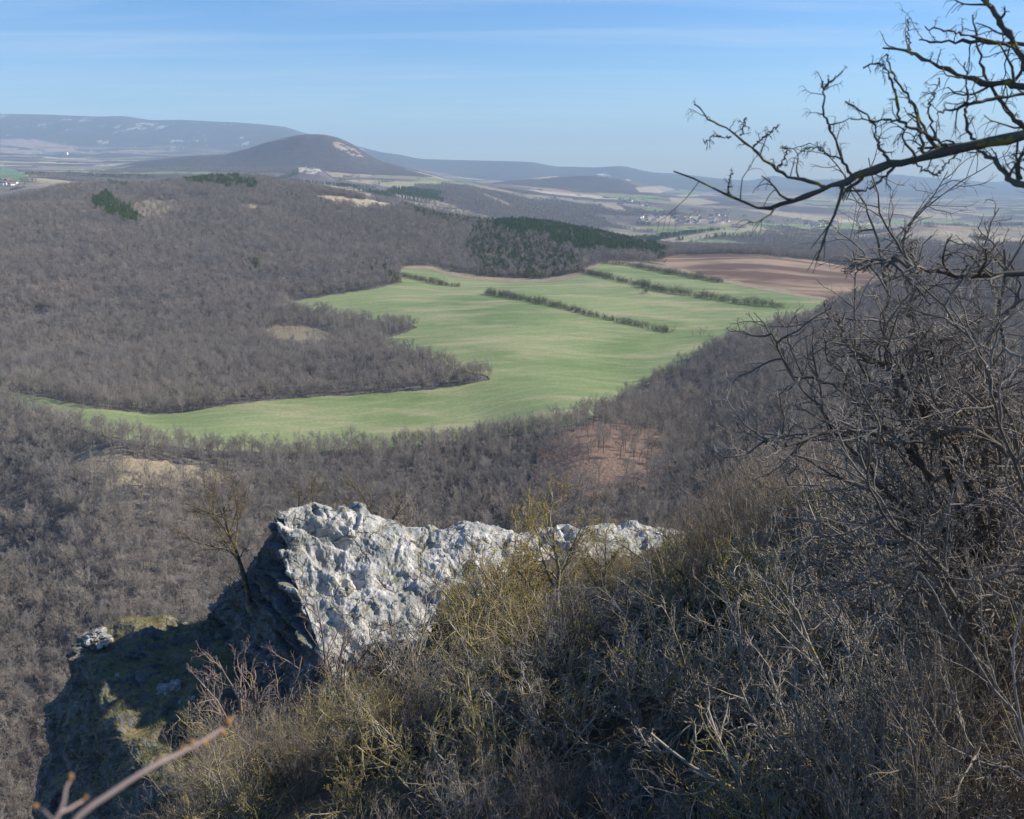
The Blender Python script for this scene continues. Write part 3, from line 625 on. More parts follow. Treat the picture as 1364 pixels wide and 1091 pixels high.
def tubes(levels, sides, lv):
    Vs, Fs, At = [], [], []; o = 0
    for (pts, rads), k, l in zip(levels, sides, lv):
        B, N, _ = pts.shape
        if B == 0: continue
        T = unit(np.gradient(pts, axis=1)); ax = unit(pts[:, -1] - pts[:, 0])
        ref = np.where(np.abs(ax[:, 2:3]) < 0.8, np.array([[0, 0, 1.0]]), np.array([[1.0, 0.3, 0]]))[:, None, :]
        X = unit(np.cross(T, ref)); Yv = np.cross(T, X)
        a = np.arange(k) * 2 * math.pi / k
        ring = pts[:, :, None] + rads[:, :, None, None] * (X[:, :, None] * np.cos(a)[:, None] + Yv[:, :, None] * np.sin(a)[:, None])
        Vs.append(ring.reshape(-1, 3))
        b_ = (np.arange(B) * N * k)[:, None, None] + (np.arange(N - 1) * k)[None, :, None]; j = np.arange(k)[None, None]; j2 = (j + 1) % k
        Fs.append(np.stack(np.broadcast_arrays(b_ + j, b_ + j2, b_ + k + j2, b_ + k + j), -1).reshape(-1, 4) + o)
        At.append(np.full(B * N * k, l)); o += B * N * k
    return np.concatenate(Vs), np.concatenate(Fs), np.concatenate(At)
def wood_mesh(name, levels, sides, lv, m):
    v, f, a = tubes(levels, sides, lv); return mesh_np(name, v, f, [m], attrs={'lv': a})

# --- forest trees
def forest_tree(seed, H, far_):
    rng = np.random.default_rng(seed)
    if not far_:
        sp_ = [dict(N=7, jit=0.06, trop=0.05, tip=0.3), dict(N=5, jit=0.13, trop=0.10, n=13, ang=(35, 72), lr=(0.42, 0.62), rr=0.5, t0=0.33, fall=0.45, tip=0.3),
               dict(N=3, jit=0.2, trop=0.10, n=8, ang=(28, 65), lr=(0.35, 0.6), rr=0.55, t0=0.25, rmin=0.028, tip=0.4), dict(N=2, jit=0.2, trop=0.14, n=9, ang=(20, 65), lr=(0.4, 0.75), rr=0.6, t0=0.15, rmin=0.019, tip=0.4)]
    else:
        sp_ = [dict(N=4, jit=0.06, trop=0.05, tip=0.3), dict(N=3, jit=0.13, trop=0.10, n=11, ang=(38, 75), lr=(0.45, 0.65), rr=0.5, t0=0.33, fall=0.45, tip=0.3),
               dict(N=2, jit=0.2, trop=0.10, n=7, ang=(28, 65), lr=(0.4, 0.65), rr=0.6, t0=0.2, rmin=0.04, tip=0.4), dict(N=1, jit=0.2, trop=0.14, n=8, ang=(20, 65), lr=(0.5, 0.8), rr=0.7, t0=0.1, rmin=0.034, tip=0.5)]
    return grow(rng, [(0, 0, -0.3)], [(0, 0, 1)], [H * 0.72], [0.17], sp_)
def make_tree(name, seed, far_, m, cat='tree'):
    lv = forest_tree(seed, 13 + (seed % 3), far_)
    root = link(name, None, cat=cat); link('trunk', wood_mesh('trunk', lv[:2], (6, 4), (0.0, 0.3), m), parent=root)
    link('crown', wood_mesh('crown', lv[2:], (3, 3), (0.7, 1.0), m), parent=root)
    return root
NEAR = [make_tree('bare_tree', 100 + i, False, M_wood) for i in range(6)]
FAR = [make_tree('bare_tree', 200 + i, True, M_woodfar) for i in range(5)]
def make_pine(seed, m, name='pine_tree'):
    rng = np.random.default_rng(seed); H = 12.0
    tr = grow(rng, [(0, 0, -0.3)], [(0, 0, 1)], [H], [0.16], [dict(N=5, jit=0.02, trop=0.1, tip=0.15)])
    root = link(name, None, cat='tree'); link('trunk', wood_mesh('trunk', tr, (5,), (0.0,), M_dark), parent=root)
    n = 640; z = rng.random(n) ** 0.85; h = 2.2 + z * (H - 2.0); rmax = 2.5 * (1 - z) ** 0.75 + 0.25
    a = rng.uniform(0, 2 * math.pi, n); lob = 1 + 0.3 * np.sin(a * 3 + seed + h); r = rmax * np.sqrt(rng.uniform(0.15, 1, n)) * lob
    c = np.stack([np.cos(a) * r, np.sin(a) * r, h - 0.25 * r], 1)
    out = unit(np.stack([np.cos(a), np.sin(a), rng.normal(0.1, 0.35, n)], 1)); side = unit(np.cross(out, rng.normal(size=(n, 3))))
    L = (0.75 * rng.uniform(0.6, 1.3, n))[:, None]; w = L * 0.42
    v = np.stack([c - out * L * 0.5, c + side * w, c + out * L * 0.6, c - side * w], 1).reshape(-1, 3)
    link('crown', mesh_np('crown', v, np.arange(4 * n).reshape(n, 4), [m], smooth=False), parent=root)
    return root
PINE = [make_pine(300 + i, M_pine) for i in range(3)]
LARCH = [make_pine(320 + i, M_larch) for i in range(2)]

def scatter(name, pts, scl, rng, protos, m):
    n = len(pts); me = bpy.data.meshes.new(name); me.vertices.add(n); me.vertices.foreach_set('co', np.asarray(pts, np.float32).ravel())
    me.materials.append(m)
    for an, ty, v in (('pick', 'INT', rng.integers(0, len(protos), n).astype(np.int32)), ('size', 'FLOAT', np.asarray(scl, np.float32)), ('turn', 'FLOAT', rng.uniform(0, 6.28, n).astype(np.float32))):
        a = me.attributes.new(an, ty, 'POINT'); a.data.foreach_set('value', v)
    o = link(name, me, kind='stuff')
    ng = bpy.data.node_groups.new(name + '_nodes', 'GeometryNodeTree')
    ng.interface.new_socket('Geometry', in_out='INPUT', socket_type='NodeSocketGeometry'); ng.interface.new_socket('Geometry', in_out='OUTPUT', socket_type='NodeSocketGeometry')
    a = ng.nodes.new('NodeGroupInput'); z = ng.nodes.new('NodeGroupOutput'); iop = ng.nodes.new('GeometryNodeInstanceOnPoints'); lk = ng.links
    jl = ng.nodes.new('GeometryNodeJoinGeometry')
    for pr in protos:
        jg = ng.nodes.new('GeometryNodeJoinGeometry')
        for ob in pr.children:
            oi = ng.nodes.new('GeometryNodeObjectInfo'); oi.transform_space = 'ORIGINAL'; oi.inputs['Object'].default_value = ob; lk.new(oi.outputs['Geometry'], jg.inputs[0])
        gi_ = ng.nodes.new('GeometryNodeGeometryToInstance'); lk.new(jg.outputs[0], gi_.inputs[0]); lk.new(gi_.outputs[0], jl.inputs[0])
    def att(nm, ty):
        x = ng.nodes.new('GeometryNodeInputNamedAttribute'); x.data_type = ty; x.inputs['Name'].default_value = nm; return x.outputs['Attribute']
    lk.new(a.outputs[0], iop.inputs['Points']); lk.new(jl.outputs[0], iop.inputs['Instance']); iop.inputs['Pick Instance'].default_value = True
    lk.new(att('pick', 'INT'), iop.inputs['Instance Index']); lk.new(att('size', 'FLOAT'), iop.inputs['Scale'])
    cx = ng.nodes.new('ShaderNodeCombineXYZ'); lk.new(att('turn', 'FLOAT'), cx.inputs[2]); lk.new(cx.outputs[0], iop.inputs['Rotation'])
    lk.new(iop.outputs[0], z.inputs[0])
    md = o.modifiers.new('scatter', 'NODES'); md.node_group = ng
    return o

rng = np.random.default_rng(11)
def jgrid(y0, y1, c, smax=0.72):
    ys = np.arange(y0, y1, c); xs = np.arange(-smax * y1, smax * y1, c); x, y = np.meshgrid(xs, ys)
    x = (x + rng.uniform(-0.5, 0.5, x.shape) * c).ravel(); y = (y + rng.uniform(-0.5, 0.5, y.shape) * c).ravel()
    k = np.abs(x) < smax * y + 10; return x[k], y[k]
segs = [jgrid(62, 480, 4.5), jgrid(480, 1000, 4.6), jgrid(1000, 2350, 5.6)]
fx = np.concatenate([a for a, b_ in segs]); fy = np.concatenate([b_ for a, b_ in segs])
fs, fl = fx / fy, np.log(fy)
keep = np.ones(len(fx), bool)
for k_, poly in clear.items():
    ins = pip(fs, fl, poly)
    if k_ == 'leaf': ins &= rng.random(len(fx)) > 0.2
    if k_ in ('left', 'gap'): ins &= rng.random(len(fx)) > 0.08
    if k_ in ('hill', 'mid'): ins &= rng.random(len(fx)) > 0.15
    keep &= ~ins
keep &= sdist(fx, fy) > 14
# pale field margins carry no trees; thin belts of open ground behind the ridge
def pick(px_poly, ymin=150): return pip(fs, fl, gpoly(ragged(px_poly, 7), ymin)) & (fbm(fx / 45, fy / 90, 3, 97) > -0.55)
pine_a = pick([(114, 270), (128, 264), (152, 265), (170, 278), (188, 294), (176, 299), (150, 292), (128, 282)])
pine_b = pick([(122, 244), (160, 240), (196, 240), (196, 248), (150, 252), (124, 249)]) | pick([(205, 238), (250, 235), (310, 240), (352, 246), (350, 252), (280, 252), (215, 246)])
pine_c = pick([(535, 280), (580, 282), (640, 291), (700, 294), (800, 312), (890, 336), (880, 345), (820, 338), (770, 338), (700, 312), (640, 306), (575, 298)])
pine_d = pick([(628, 306), (700, 312), (745, 335), (775, 352), (765, 366), (700, 372), (640, 366), (622, 340)])
pine_e = pick([(466, 352), (500, 354), (530, 374), (524, 382), (490, 366)]) | pick([(318, 352), (345, 350), (350, 360), (322, 362)])
pr_ = np.zeros(len(fx)); pr_[pine_a] = 0.95; pr_[pine_b] = 0.85; pr_[pine_c] = 0.95; pr_[pine_d] = 0.5; pr_[pine_e] = 0.35
pr_[pine_c & (fx < -0.02 * fy)] = 0.5
# far hills with conifers beyond the plough
isp = (rng.random(len(fx)) < pr_) & keep
isl = isp & (pine_d | pine_e | (pine_c & (fx < -0.02 * fy))) & (rng.random(len(fx)) < 0.6)
isb = keep & ~isp
fz = ground(fx, fy)
low = fbm(fx / 60, fy / 60, 3, 71)
fsz = np.clip(rng.normal(0.88, 0.18, len(fx)) + 0.16 * low, 0.45, 1.35)
edge_thin = rng.random(len(fx)) < np.where(low < -0.45, 0.45, 1.0)
isb &= edge_thin
tp = np.stack([fx, fy, fz], 1)
ppx, ppy = pix(tp + np.stack([fx * 0, fx * 0, 13 * fsz], 1)); bpx, bpy_ = pix(tp)
lim = np.interp(ppx, [0, 38, 75, 76, 265, 300, 345, 372, 450, 640, 900, 905, 1050, 1080, 1364], [1091, 1091, 875, 845, 820, 780, 725, 690, 682, 700, 705, 600, 560, 420, 420])
vis = isb & (ppx > -10) & (ppx < 1370) & (ppy < lim - 6) & (fy < 520)
order = np.argsort(np.where(vis, fy, 1e9)); order = order[:min(285, int(vis.sum()))]
ind = np.zeros(len(fx), bool); ind[order] = True
def wood_label(x, y, px, py):
    if px < 330 and py > 560: return 'bare grey tree in the wood below, left of the ledge cliff', 'bare trees in the wood left of the cliff'
    if px > 880: return 'bare grey tree on the wooded slope behind the tall right-hand thicket', 'bare trees on the right-hand slope'
    return 'bare grey tree in the valley wood just over the white outcrop', 'bare trees in the wood behind the outcrop'
for q_, i in enumerate(order):
    l, gr = wood_label(fx[i], fy[i], ppx[i], ppy[i])
    if q_ < len(NEAR):
        o = NEAR[q_]; o.location = tp[i]; o.rotation_euler = (0, 0, rng.uniform(0, 6.28)); o.scale = (fsz[i],) * 3; o['label'] = l; o['group'] = gr
    else: dup(NEAR[q_ % len(NEAR)], tp[i], rng.uniform(0, 6.28), fsz[i], l, gr)
# slim trees standing in the leafy clearing
cl = [(727, 612, 1.0), (755, 612, 1.05), (785, 618, 1.1), (804, 604, 1.1), (826, 612, 1.2), (886, 622, 1.1), (850, 590, 1.0), (768, 585, 0.95)]
for q_, (x_, y_, s_) in enumerate(cl):
    h = hit(x_, y_); dup(NEAR[q_ % 6], (h[0], h[1], float(ground(h[0], h[1]))), q_ * 1.3, s_, 'slim bare tree standing on the brown leaf-strewn clearing', 'trees in the leafy clearing')
nearw = isb & ~ind & (fy < 900); farw = isb & (fy >= 900)
# the five far prototypes and the pines stand in view too
fo = [i for i in np.nonzero(farw & (fy < 960) & (np.abs(fs) < 0.5))[0]][:len(FAR)]
for o, i in zip(FAR, fo): o.location = tp[i]; o['label'] = 'small bare tree at the front of the distant hill wood'; o['group'] = 'bare trees on the hill wood edge'; farw[i] = False
scatter('bare_wood', tp[nearw], fsz[nearw], rng, NEAR, M_wood)
scatter('distant_bare_wood', tp[farw], fsz[farw] * 1.05, rng, FAR, M_woodfar)
pcl = [(383, 262, 1.0), (389, 264, 1.2), (395, 266, 1.15), (399, 266, 0.9), (409, 264, 0.8), (418, 267, 0.95), (421, 268, 0.8), (428, 268, 0.9), (436, 271, 0.8)]
for q_, (x_, y_, s_) in enumerate(pcl):
    h = hit(x_, y_ + 2); loc = (h[0], h[1], float(ground(h[0], h[1])))
    l, gr = 'dark green pine beside the pale stubble field on the hilltop', 'single pines by the stubble field'
    if q_ < 3: o = PINE[q_]; o.location = loc; o.scale = (s_ * 1.1,) * 3; o['label'] = l; o['group'] = gr
    else: dup(PINE[q_ % 3], loc, q_, s_ * 1.1, l, gr)
for o, (x_, y_) in zip(LARCH, ((640, 372), (700, 374))):
    h = hit(x_, y_ - 3); o.location = (h[0], h[1], float(ground(h[0], h[1]))); o['label'] = 'pale green conifer at the foot of the pine stand'; o['group'] = 'pale conifers at the pine stand foot'
scatter('pine_wood', tp[isp & ~isl], fsz[isp & ~isl] * 1.05, rng, PINE, M_pine)
scatter('pale_conifer_wood', tp[isl], fsz[isl], rng, LARCH, M_larch)
# woods of the far hills
wx, wy = jgrid(2350, 5200, 13)
gi_, gj_ = gidx(wx, wy); cv = cov[gj_.round().astype(int).clip(0, NR - 1), gi_.round().astype(int).clip(0, NS - 1)]
kk = cv.max(1) < 0.105
wp = np.stack([wx, wy, ground(wx, wy)], 1)[kk]; wy = wy[kk]
con = (fbm(wp[:, 0] / 500, wp[:, 1] / 500, 3, 88) > 0.28) & (wy < 4000)
scatter('far_valley_wood', wp[~con], rng.uniform(0.8, 1.25, (~con).sum()), rng, FAR, M_woodfar)
scatter('far_pine_wood', wp[con], rng.uniform(0.8, 1.2, con.sum()), rng, PINE, M_pine)

# --- hedgerows on the fields: each hedge one thing
def hedge(pts, H, wd, label, step=0.42, seed=0):
    rng = np.random.default_rng(900 + seed); P_ = np.array([hit(*p) for p in dens(pts, 8)[:-1]][:None]); 
    pp = np.array([hit(*p) for i in range(len(pts) - 1) for p in [(pts[i][0] + (pts[i + 1][0] - pts[i][0]) * k / 12, pts[i][1] + (pts[i + 1][1] - pts[i][1]) * k / 12) for k in range(12)]] + [hit(*pts[-1])])
    L = np.concatenate([[0], np.cumsum(np.hypot(*np.diff(pp, axis=0).T))]); n = int(L[-1] / step)
    u = np.sort(rng.uniform(0, L[-1], n)); x = np.interp(u, L, pp[:, 0]) + rng.normal(0, wd, n); y = np.interp(u, L, pp[:, 1]) + rng.normal(0, wd, n)
    z = ground(x, y); hh = H * rng.uniform(0.5, 1.15, n) * (0.7 + 0.6 * vn(u / 14, u * 0, seed))
    lv = grow(rng, np.stack([x, y, z], 1), rng.normal(0, 0.25, (n, 3)) + (0, 0, 1), hh * 0.7, np.full(n, 0.07),
              [dict(N=2, jit=0.15, trop=0.1, tip=0.5), dict(N=2, jit=0.2, trop=0.05, n=7, ang=(25, 70), lr=(0.5, 0.8), rr=0.6, t0=0.05, rmin=0.04), dict(N=1, jit=0.2, trop=0.0, n=6, ang=(20, 70), lr=(0.5, 0.8), rr=0.7, t0=0.1, rmin=0.03)])
    v, f, a = tubes(lv, (3, 3, 3), (0, 0.6, 1)); o = np.array((x.mean(), y.mean(), z.mean()))
    link('hedgerow', mesh_np('hedgerow', v - o, f, [M_hedge], attrs={'lv': a}), loc=o, label=label, cat='hedge')
hedge([(648, 392), (700, 401), (740, 409), (790, 422), (840, 433), (893, 444)], 8.6, 2.4, 'long bare hedgerow crossing the middle of the green field', seed=1)
hedge([(528, 367), (560, 374), (592, 381), (612, 383)], 8.6, 2.4, 'short bare hedgerow at the upper left of the green field', seed=2)
hedge([(770, 362), (800, 369), (850, 381), (880, 389), (935, 397), (985, 405), (1044, 411)], 10.9, 3.1, 'dark bare hedgerow across the upper right of the green field', seed=3)
hedge([(800, 350), (840, 355), (880, 363), (920, 370), (962, 377)], 10.3, 2.6, 'straight bare hedgerow beside the brown ploughed field', seed=4)
def clump(px, py, n, H, label, seed):
    rng = np.random.default_rng(seed); h = hit(px, py); x = h[0] + rng.normal(0, 3.5, n); y = h[1] + rng.normal(0, 3.5, n); z = ground(x, y)
    lv = grow(rng, np.stack([x, y, z], 1), rng.normal(0, 0.25, (n, 3)) + (0, 0, 1), H * rng.uniform(0.5, 1, n), np.full(n, 0.08),
              [dict(N=3, jit=0.15, trop=0.1, tip=0.5), dict(N=2, jit=0.2, trop=0.05, n=9, ang=(25, 70), lr=(0.4, 0.7), rr=0.6, t0=0.1, rmin=0.035), dict(N=1, jit=0.2, trop=0.0, n=6, ang=(20, 70), lr=(0.5, 0.8), rr=0.7, t0=0.1, rmin=0.03)])
    v, f, a = tubes(lv, (3, 3, 3), (0, 0.6, 1)); o = np.array((h[0], h[1], z.mean()))
    link('shrub_clump', mesh_np('shrub_clump', v - o, f, [M_hedge], attrs={'lv': a}), loc=o, label=label, cat='shrub')
clump(858, 391, 14, 8, 'round dark thicket beside the upper hedgerow on the green field', 1)
clump(936, 449, 5, 10, 'lone bare tree clump at the right end of the long field hedgerow', 2)
clump(876, 441, 6, 7, 'taller bare clump near the right end of the long field hedgerow', 3)
clump(765, 413, 12, 6, 'bushy bare clump midway along the long field hedgerow', 4)

# --- houses of the far villages
def house_mesh(w, d, h, r):
    v = [(-w, -d, 0), (w, -d, 0), (w, d, 0), (-w, d, 0), (-w, -d, h), (w, -d, h), (w, d, h), (-w, d, h),
         (-w - .4, -d - .5, h - .1), (w + .4, -d - .5, h - .1), (w + .4, d + .5, h - .1), (-w - .4, d + .5, h - .1), (-w - .4, 0, h + r), (w + .4, 0, h + r)]
    f = [(0, 1, 5, 4), (1, 2, 6, 5), (2, 3, 7, 6), (3, 0, 4, 7), (8, 9, 13, 12), (10, 11, 12, 13), (8, 12, 11, 11), (9, 10, 13, 13)]
    me = bpy.data.meshes.new('house'); me.from_pydata(v, [], [tuple(dict.fromkeys(q)) for q in f]); me.materials.append(M_wall); me.materials.append(M_roof)
    for p in me.polygons: p.material_index = 1 if p.index >= 4 else 0
    return me
HM = [house_mesh(6.5, 4.5, 4.5, 3.0), house_mesh(9, 5, 4, 3.2), house_mesh(6, 6, 6, 3.5)]
hr = random.Random(3)
def village(n, box, ymin, label, group):
    for i in range(n):
        px = hr.uniform(box[0], box[1]); py = hr.uniform(box[2], box[3]); h = hit(px, py, ymin)
        link('house', HM[i % 3], loc=(h[0], h[1], float(ground(h[0], h[1])) - 0.3), rz=hr.uniform(-0.5, 0.5) + hr.choice((0, 1.57)), sc=hr.uniform(1.1, 1.6), label=label, cat='house', group=group)
village(26, (850, 905, 280, 297), 2600, 'tiny white house in the left part of the far valley village', 'houses in the left of the far village')
village(34, (905, 970, 287, 299), 2600, 'tiny white house in the right part of the far valley village', 'houses in the right of the far village')
village(12, (823, 846, 264, 269), 2600, 'tiny white house in the row on the slope above the far village', 'houses in the row above the far village')
village(8, (850, 872, 271, 276), 2600, 'tiny white house on the slope just above the far village', 'houses just above the far village')
village(22, (1070, 1115, 295, 303), 2600, 'tiny pale house in the second village behind the hanging branch tip', 'houses of the second far village')
village(14, (1140, 1170, 290, 299), 2600, 'tiny pale house at the right edge of the second far village', 'houses right of the second village')
village(12, (0, 18, 242, 248), 2300, 'tiny pale house at the left edge below the bright green field', 'houses at the left edge')
h = hit(74, 206, 6000)
me = house_mesh(120, 18, 26, 6); me.name = 'factory_hall'
link('factory_hall', me, loc=(h[0], h[1], float(ground(*h)) - 2), rz=0.05, label='long white hall in the far valley below the blue mountain', cat='building')

# ---------------------------------------------------------------- foreground shrubs
def shrub_levels(seed, H, kind):
    rng = np.random.default_rng(seed)
    if kind == 'broom':                              # many thin upright shoots
        n = 34; d = rng.normal(0, 0.20, (n, 3)) + (0, 0, 1); b0 = np.c_[rng.normal(0, 0.35, (n, 2)), np.full(n, -0.15)]
        return grow(rng, b0, d, H * rng.uniform(0.6, 1.0, n), np.full(n, 0.013), [dict(N=6, jit=0.07, trop=0.05, tip=0.3), dict(N=4, jit=0.10, trop=0.10, n=7, ang=(20, 45), lr=(0.25, 0.5), rr=0.55, t0=0.2, fall=0.6, rmin=0.005),
                    dict(N=2, jit=0.15, trop=0.06, n=5, ang=(20, 55), lr=(0.25, 0.5), rr=0.7, t0=0.15, rmin=0.0036)])
    if kind == 'tree':                               # short crooked trunk, spreading crown
        return grow(rng, [(0, 0, -0.2)], [(rng.normal(0, .1), rng.normal(0, .1), 1)], [H * 0.62], [0.075], [dict(N=6, jit=0.13, trop=0.06, tip=0.4), dict(N=7, jit=0.17, trop=0.08, n=9, ang=(28, 60), lr=(0.5, 0.8), rr=0.55, t0=0.35, fall=0.3, tip=0.3),
                    dict(N=5, jit=0.2, trop=0.05, n=8, ang=(25, 65), lr=(0.35, 0.6), rr=0.55, t0=0.2, rmin=0.007), dict(N=3, jit=0.22, trop=0.04, n=8, ang=(25, 70), lr=(0.3, 0.6), rr=0.6, t0=0.15, rmin=0.0045), dict(N=2, jit=0.2, trop=0.0, n=4, ang=(25, 70), lr=(0.3, 0.6), rr=0.7, t0=0.2, rmin=0.0035)])
    n = 7 if kind == 'vase' else 11                  # multi-stemmed
    sp0 = 0.42 if kind == 'vase' else 0.75
    d = rng.normal(0, sp0, (n, 3)); d[:, 2] = 1
    b0 = np.c_[rng.normal(0, 0.15, (n, 2)), np.full(n, -0.2)]
    tang = kind == 'tangle'
    return grow(rng, b0, d, H * rng.uniform(0.6, 1.0, n), np.full(n, 0.042), [dict(N=7, jit=0.12 if not tang else 0.2, trop=0.04, tip=0.35), dict(N=5, jit=0.16 if not tang else 0.28, trop=0.06, n=7, ang=(25, 60), lr=(0.3, 0.6), rr=0.6, t0=0.2, fall=0.4, rmin=0.012),
                dict(N=4, jit=0.2 if not tang else 0.3, trop=0.03, n=5, ang=(25, 65), lr=(0.3, 0.6), rr=0.6, t0=0.15, rmin=0.0060), dict(N=2, jit=0.22, trop=0.0, n=4, ang=(25, 70), lr=(0.25, 0.55), rr=0.7, t0=0.15, rmin=0.0040)])
def make_shrub(name, seed, H, kind, m, cat):
    lv = shrub_levels(seed, H, kind); k = 2 if kind == 'tree' else 1
    sd_ = {1: (5,), 2: (7, 5)}[k]
    root = link(name, None, cat=cat); link('trunk' if kind == 'tree' else 'stems', wood_mesh('stems', lv[:k], sd_, [0.0] * k, m), parent=root)
    rest = lv[k:]; link('crown' if kind == 'tree' else 'twigs', wood_mesh('twigs', rest, [4] + [3] * (len(rest) - 1), list(np.linspace(0.3, 1, len(rest))), m), parent=root)
    if m in (M_lichen, M_olive):
        rng = np.random.default_rng(seed + 500); pts = rest[-1][0]; n = 1500 if m == M_lichen else 700; b_ = rng.integers(0, len(pts), n); k_ = rng.integers(1, pts.shape[1], n)
        c = pts[b_, k_]; d = unit(pts[b_, k_] - pts[b_, k_ - 1] + rng.normal(0, 0.02, (n, 3))); L = rng.uniform(0.02, 0.05, (n, 1)); p = np.stack([c - d * L * 0.5, c, c + d * L * 0.5], 1)
        v, f, a = tubes([(p, np.repeat([[0.004, 0.011, 0.003]], n, 0) * rng.uniform(0.6, 1.3, (n, 1)))], (4,), (1,)); o = link('lichen_tufts', mesh_np('lichen_tufts', v, f, [M_tuft]), parent=root); o['kind'] = 'stuff'
    return root
SH = {'grey': [make_shrub('bare_shrub', 1, 3.2, 'vase', M_grey, 'shrub'), make_shrub('bare_shrub', 2, 3.2, 'vase', M_grey, 'shrub')],
      'lichen': [make_shrub('lichen_shrub', 3, 3.4, 'vase', M_lichen, 'shrub'), make_shrub('lichen_shrub', 4, 4.4, 'tree', M_lichen, 'shrub')],
      'olive': [make_shrub('bare_shrub', 5, 3.0, 'spread', M_olive, 'shrub'), make_shrub('bare_shrub', 6, 2.8, 'vase', M_olive, 'shrub')],
      'red': [make_shrub('bare_shrub', 7, 2.8, 'vase', M_red, 'shrub')],
      'tan': [make_shrub('broom_shrub', 8, 3.8, 'broom', M_tan, 'shrub'), make_shrub('broom_shrub', 9, 3.4, 'broom', M_tan, 'shrub')],
      'tangle': [make_shrub('tangled_shrub', 10, 2.9, 'tangle', M_dark, 'shrub'), make_shrub('tangled_shrub', 11, 2.7, 'tangle', M_grey, 'shrub')],
      'dark': [make_shrub('bare_tree', 14, 5.0, 'tree', M_dark, 'tree'), make_shrub('bare_tree', 16, 5.0, 'tree', M_dark, 'tree')],
      'tree': [make_shrub('bare_tree', 12, 5.0, 'tree', M_grey, 'tree'), make_shrub('bare_tree', 13, 5.0, 'tree', M_wood, 'tree')]}
used = set(); fr = random.Random(21)
TOPX = [0, 200, 250, 300, 400, 430, 480, 560, 600, 640, 690, 900, 908, 935, 1000, 1100, 1364]
TOPY = [1010, 990, 930, 880, 875, 850, 800, 785, 745, 728, 722, 718, 690, 610, 570, 545, 500]
rb = bpy.data.objects['limestone_outcrop']; rbv = BVHTree.FromPolygons([v.co + rb.location for v in rb.data.vertices], [tuple(p.vertices) for p in rb.data.polygons])
def rock_hit(px, py):
    d = Vector(P(px, py, 1.0)) - cam.location; h = rbv.ray_cast(cam.location, d.normalized()); return h[0]
def proto_h(o): return max(max(v.co.z for v in c.data.vertices) for c in o.children)
SHH = {k: [proto_h(o) for o in l] for k, l in SH.items()}
def put(kind, px, Y, sc, label, group=None, v=None, z=None, rz=None, top=None, cap=0):
    lst = SH[kind]; i = (fr.randrange(len(lst)) if v is None else v); src = lst[i]
    zz = 140.0 if z is None else z
    for _ in range(6):
        d = Y * math.cos(TH) - (zz - CAMZ) * math.sin(TH); x = (px - CX) / F * d
        if z is None: zz = float(spur(np.array([x]), np.array([Y]))[0])
    lim = top if top is not None else float(np.interp(px, TOPX, TOPY)) + abs(fr.gauss(0, 22))
    if top is None: lim = max(lim, cap + abs(fr.gauss(0, 15)) if cap else 0)
    smax = (float(P(px, lim, Y)[2]) - zz) / SHH[kind][i]
    if top is not None: sc = smax
    else: sc = min(sc, smax)
    if sc < 0.16: return None
    loc = (x, Y, zz); rz = fr.uniform(0, 6.28) if rz is None else rz
    if (kind, i) not in used:
        used.add((kind, i)); src.location = loc; src.rotation_euler = (0, 0, rz); src.scale = (sc,) * 3; src['label'] = label
        if group: src['group'] = group
        return src
    return dup(src, loc, rz, sc, label, group)
# named ones
h_ = rock_hit(333, 800)
put('dark', 333, h_.y - 0.1, 1, 'small bare tree growing from the shaded side of the white outcrop', v=1, z=h_.z - 0.15, rz=1.0, top=630)
put('dark', 462, 40.6, 1, 'dark bare tree rising behind the peak of the white outcrop', v=0, top=628)
put('tree', 500, 41.2, 1, 'thin grey tree just right of the dark tree behind the outcrop peak', v=0, top=655)
put('tree', 545, 40.8, 1, 'small bare tree behind the saddle of the white outcrop', v=1, top=650)
put('dark', 415, 41.0, 1, 'bare tree spreading behind the left end of the white outcrop', v=0, top=645)
put('lichen', 735, 25.0, 1, 'yellow lichen-covered small tree in the middle of the thicket', v=1, rz=0.4, top=640)
put('lichen', 690, 28.0, 1, 'yellow lichen-covered shrub behind the small lichen tree', v=0, top=690)
put('grey', 545, 22.5, 1, 'pale grey many-stemmed shrub in front of the white outcrop', v=0, rz=2.0, top=775)
put('grey', 600, 20.0, 1, 'forked grey shrub just right of the pale many-stemmed one', v=1, top=830)
put('red', 340, 27.0, 1, 'reddish brown shrub at the foot of the shaded rock face', v=0, top=845)
put('red', 450, 27.5, 1, 'reddish grey shrub under the sunlit face of the outcrop', v=0, top=800)
put('olive', 395, 20.0, 1, 'yellow-olive shrub at the lower edge of the ledge', v=0, top=920)
put('lichen', 640, 27.0, 1, 'yellow-flecked shrub against the right end of the white rock face', v=0, top=715)
put('lichen', 800, 27.5, 1, 'yellow-flecked shrub in front of the low rock ridge', v=1, top=690)
# thickets
def thicket(n, kinds, bx, by, sc, label, group, cap=0):
    for _ in range(n):
        put(fr.choice(kinds), fr.uniform(*bx), fr.uniform(*by), fr.uniform(*sc), label, group, cap=cap)
thicket(14, ['red', 'olive', 'tan', 'grey'], (270, 430), (23, 30), (0.5, 0.9), 'brown shrub between the grassy ledge and the white rock foot', 'shrubs beside the ledge')
thicket(22, ['olive', 'red', 'tan'], (230, 470), (14.5, 23), (0.55, 0.9), 'low olive and brown shrub in the thicket at the bottom left', 'shrubs at the bottom left', cap=945)
thicket(16, ['grey', 'olive', 'tangle'], (430, 640), (13.5, 20), (0.55, 0.85), 'bare shrub in the dark hollow below the pale many-stemmed shrub', 'shrubs in the dark hollow', cap=915)
thicket(22, ['lichen', 'olive', 'lichen'], (610, 900), (24, 33), (0.8, 1.2), 'lichen-spotted shrub crowding along the white rock ridge', 'lichen shrubs along the ridge')
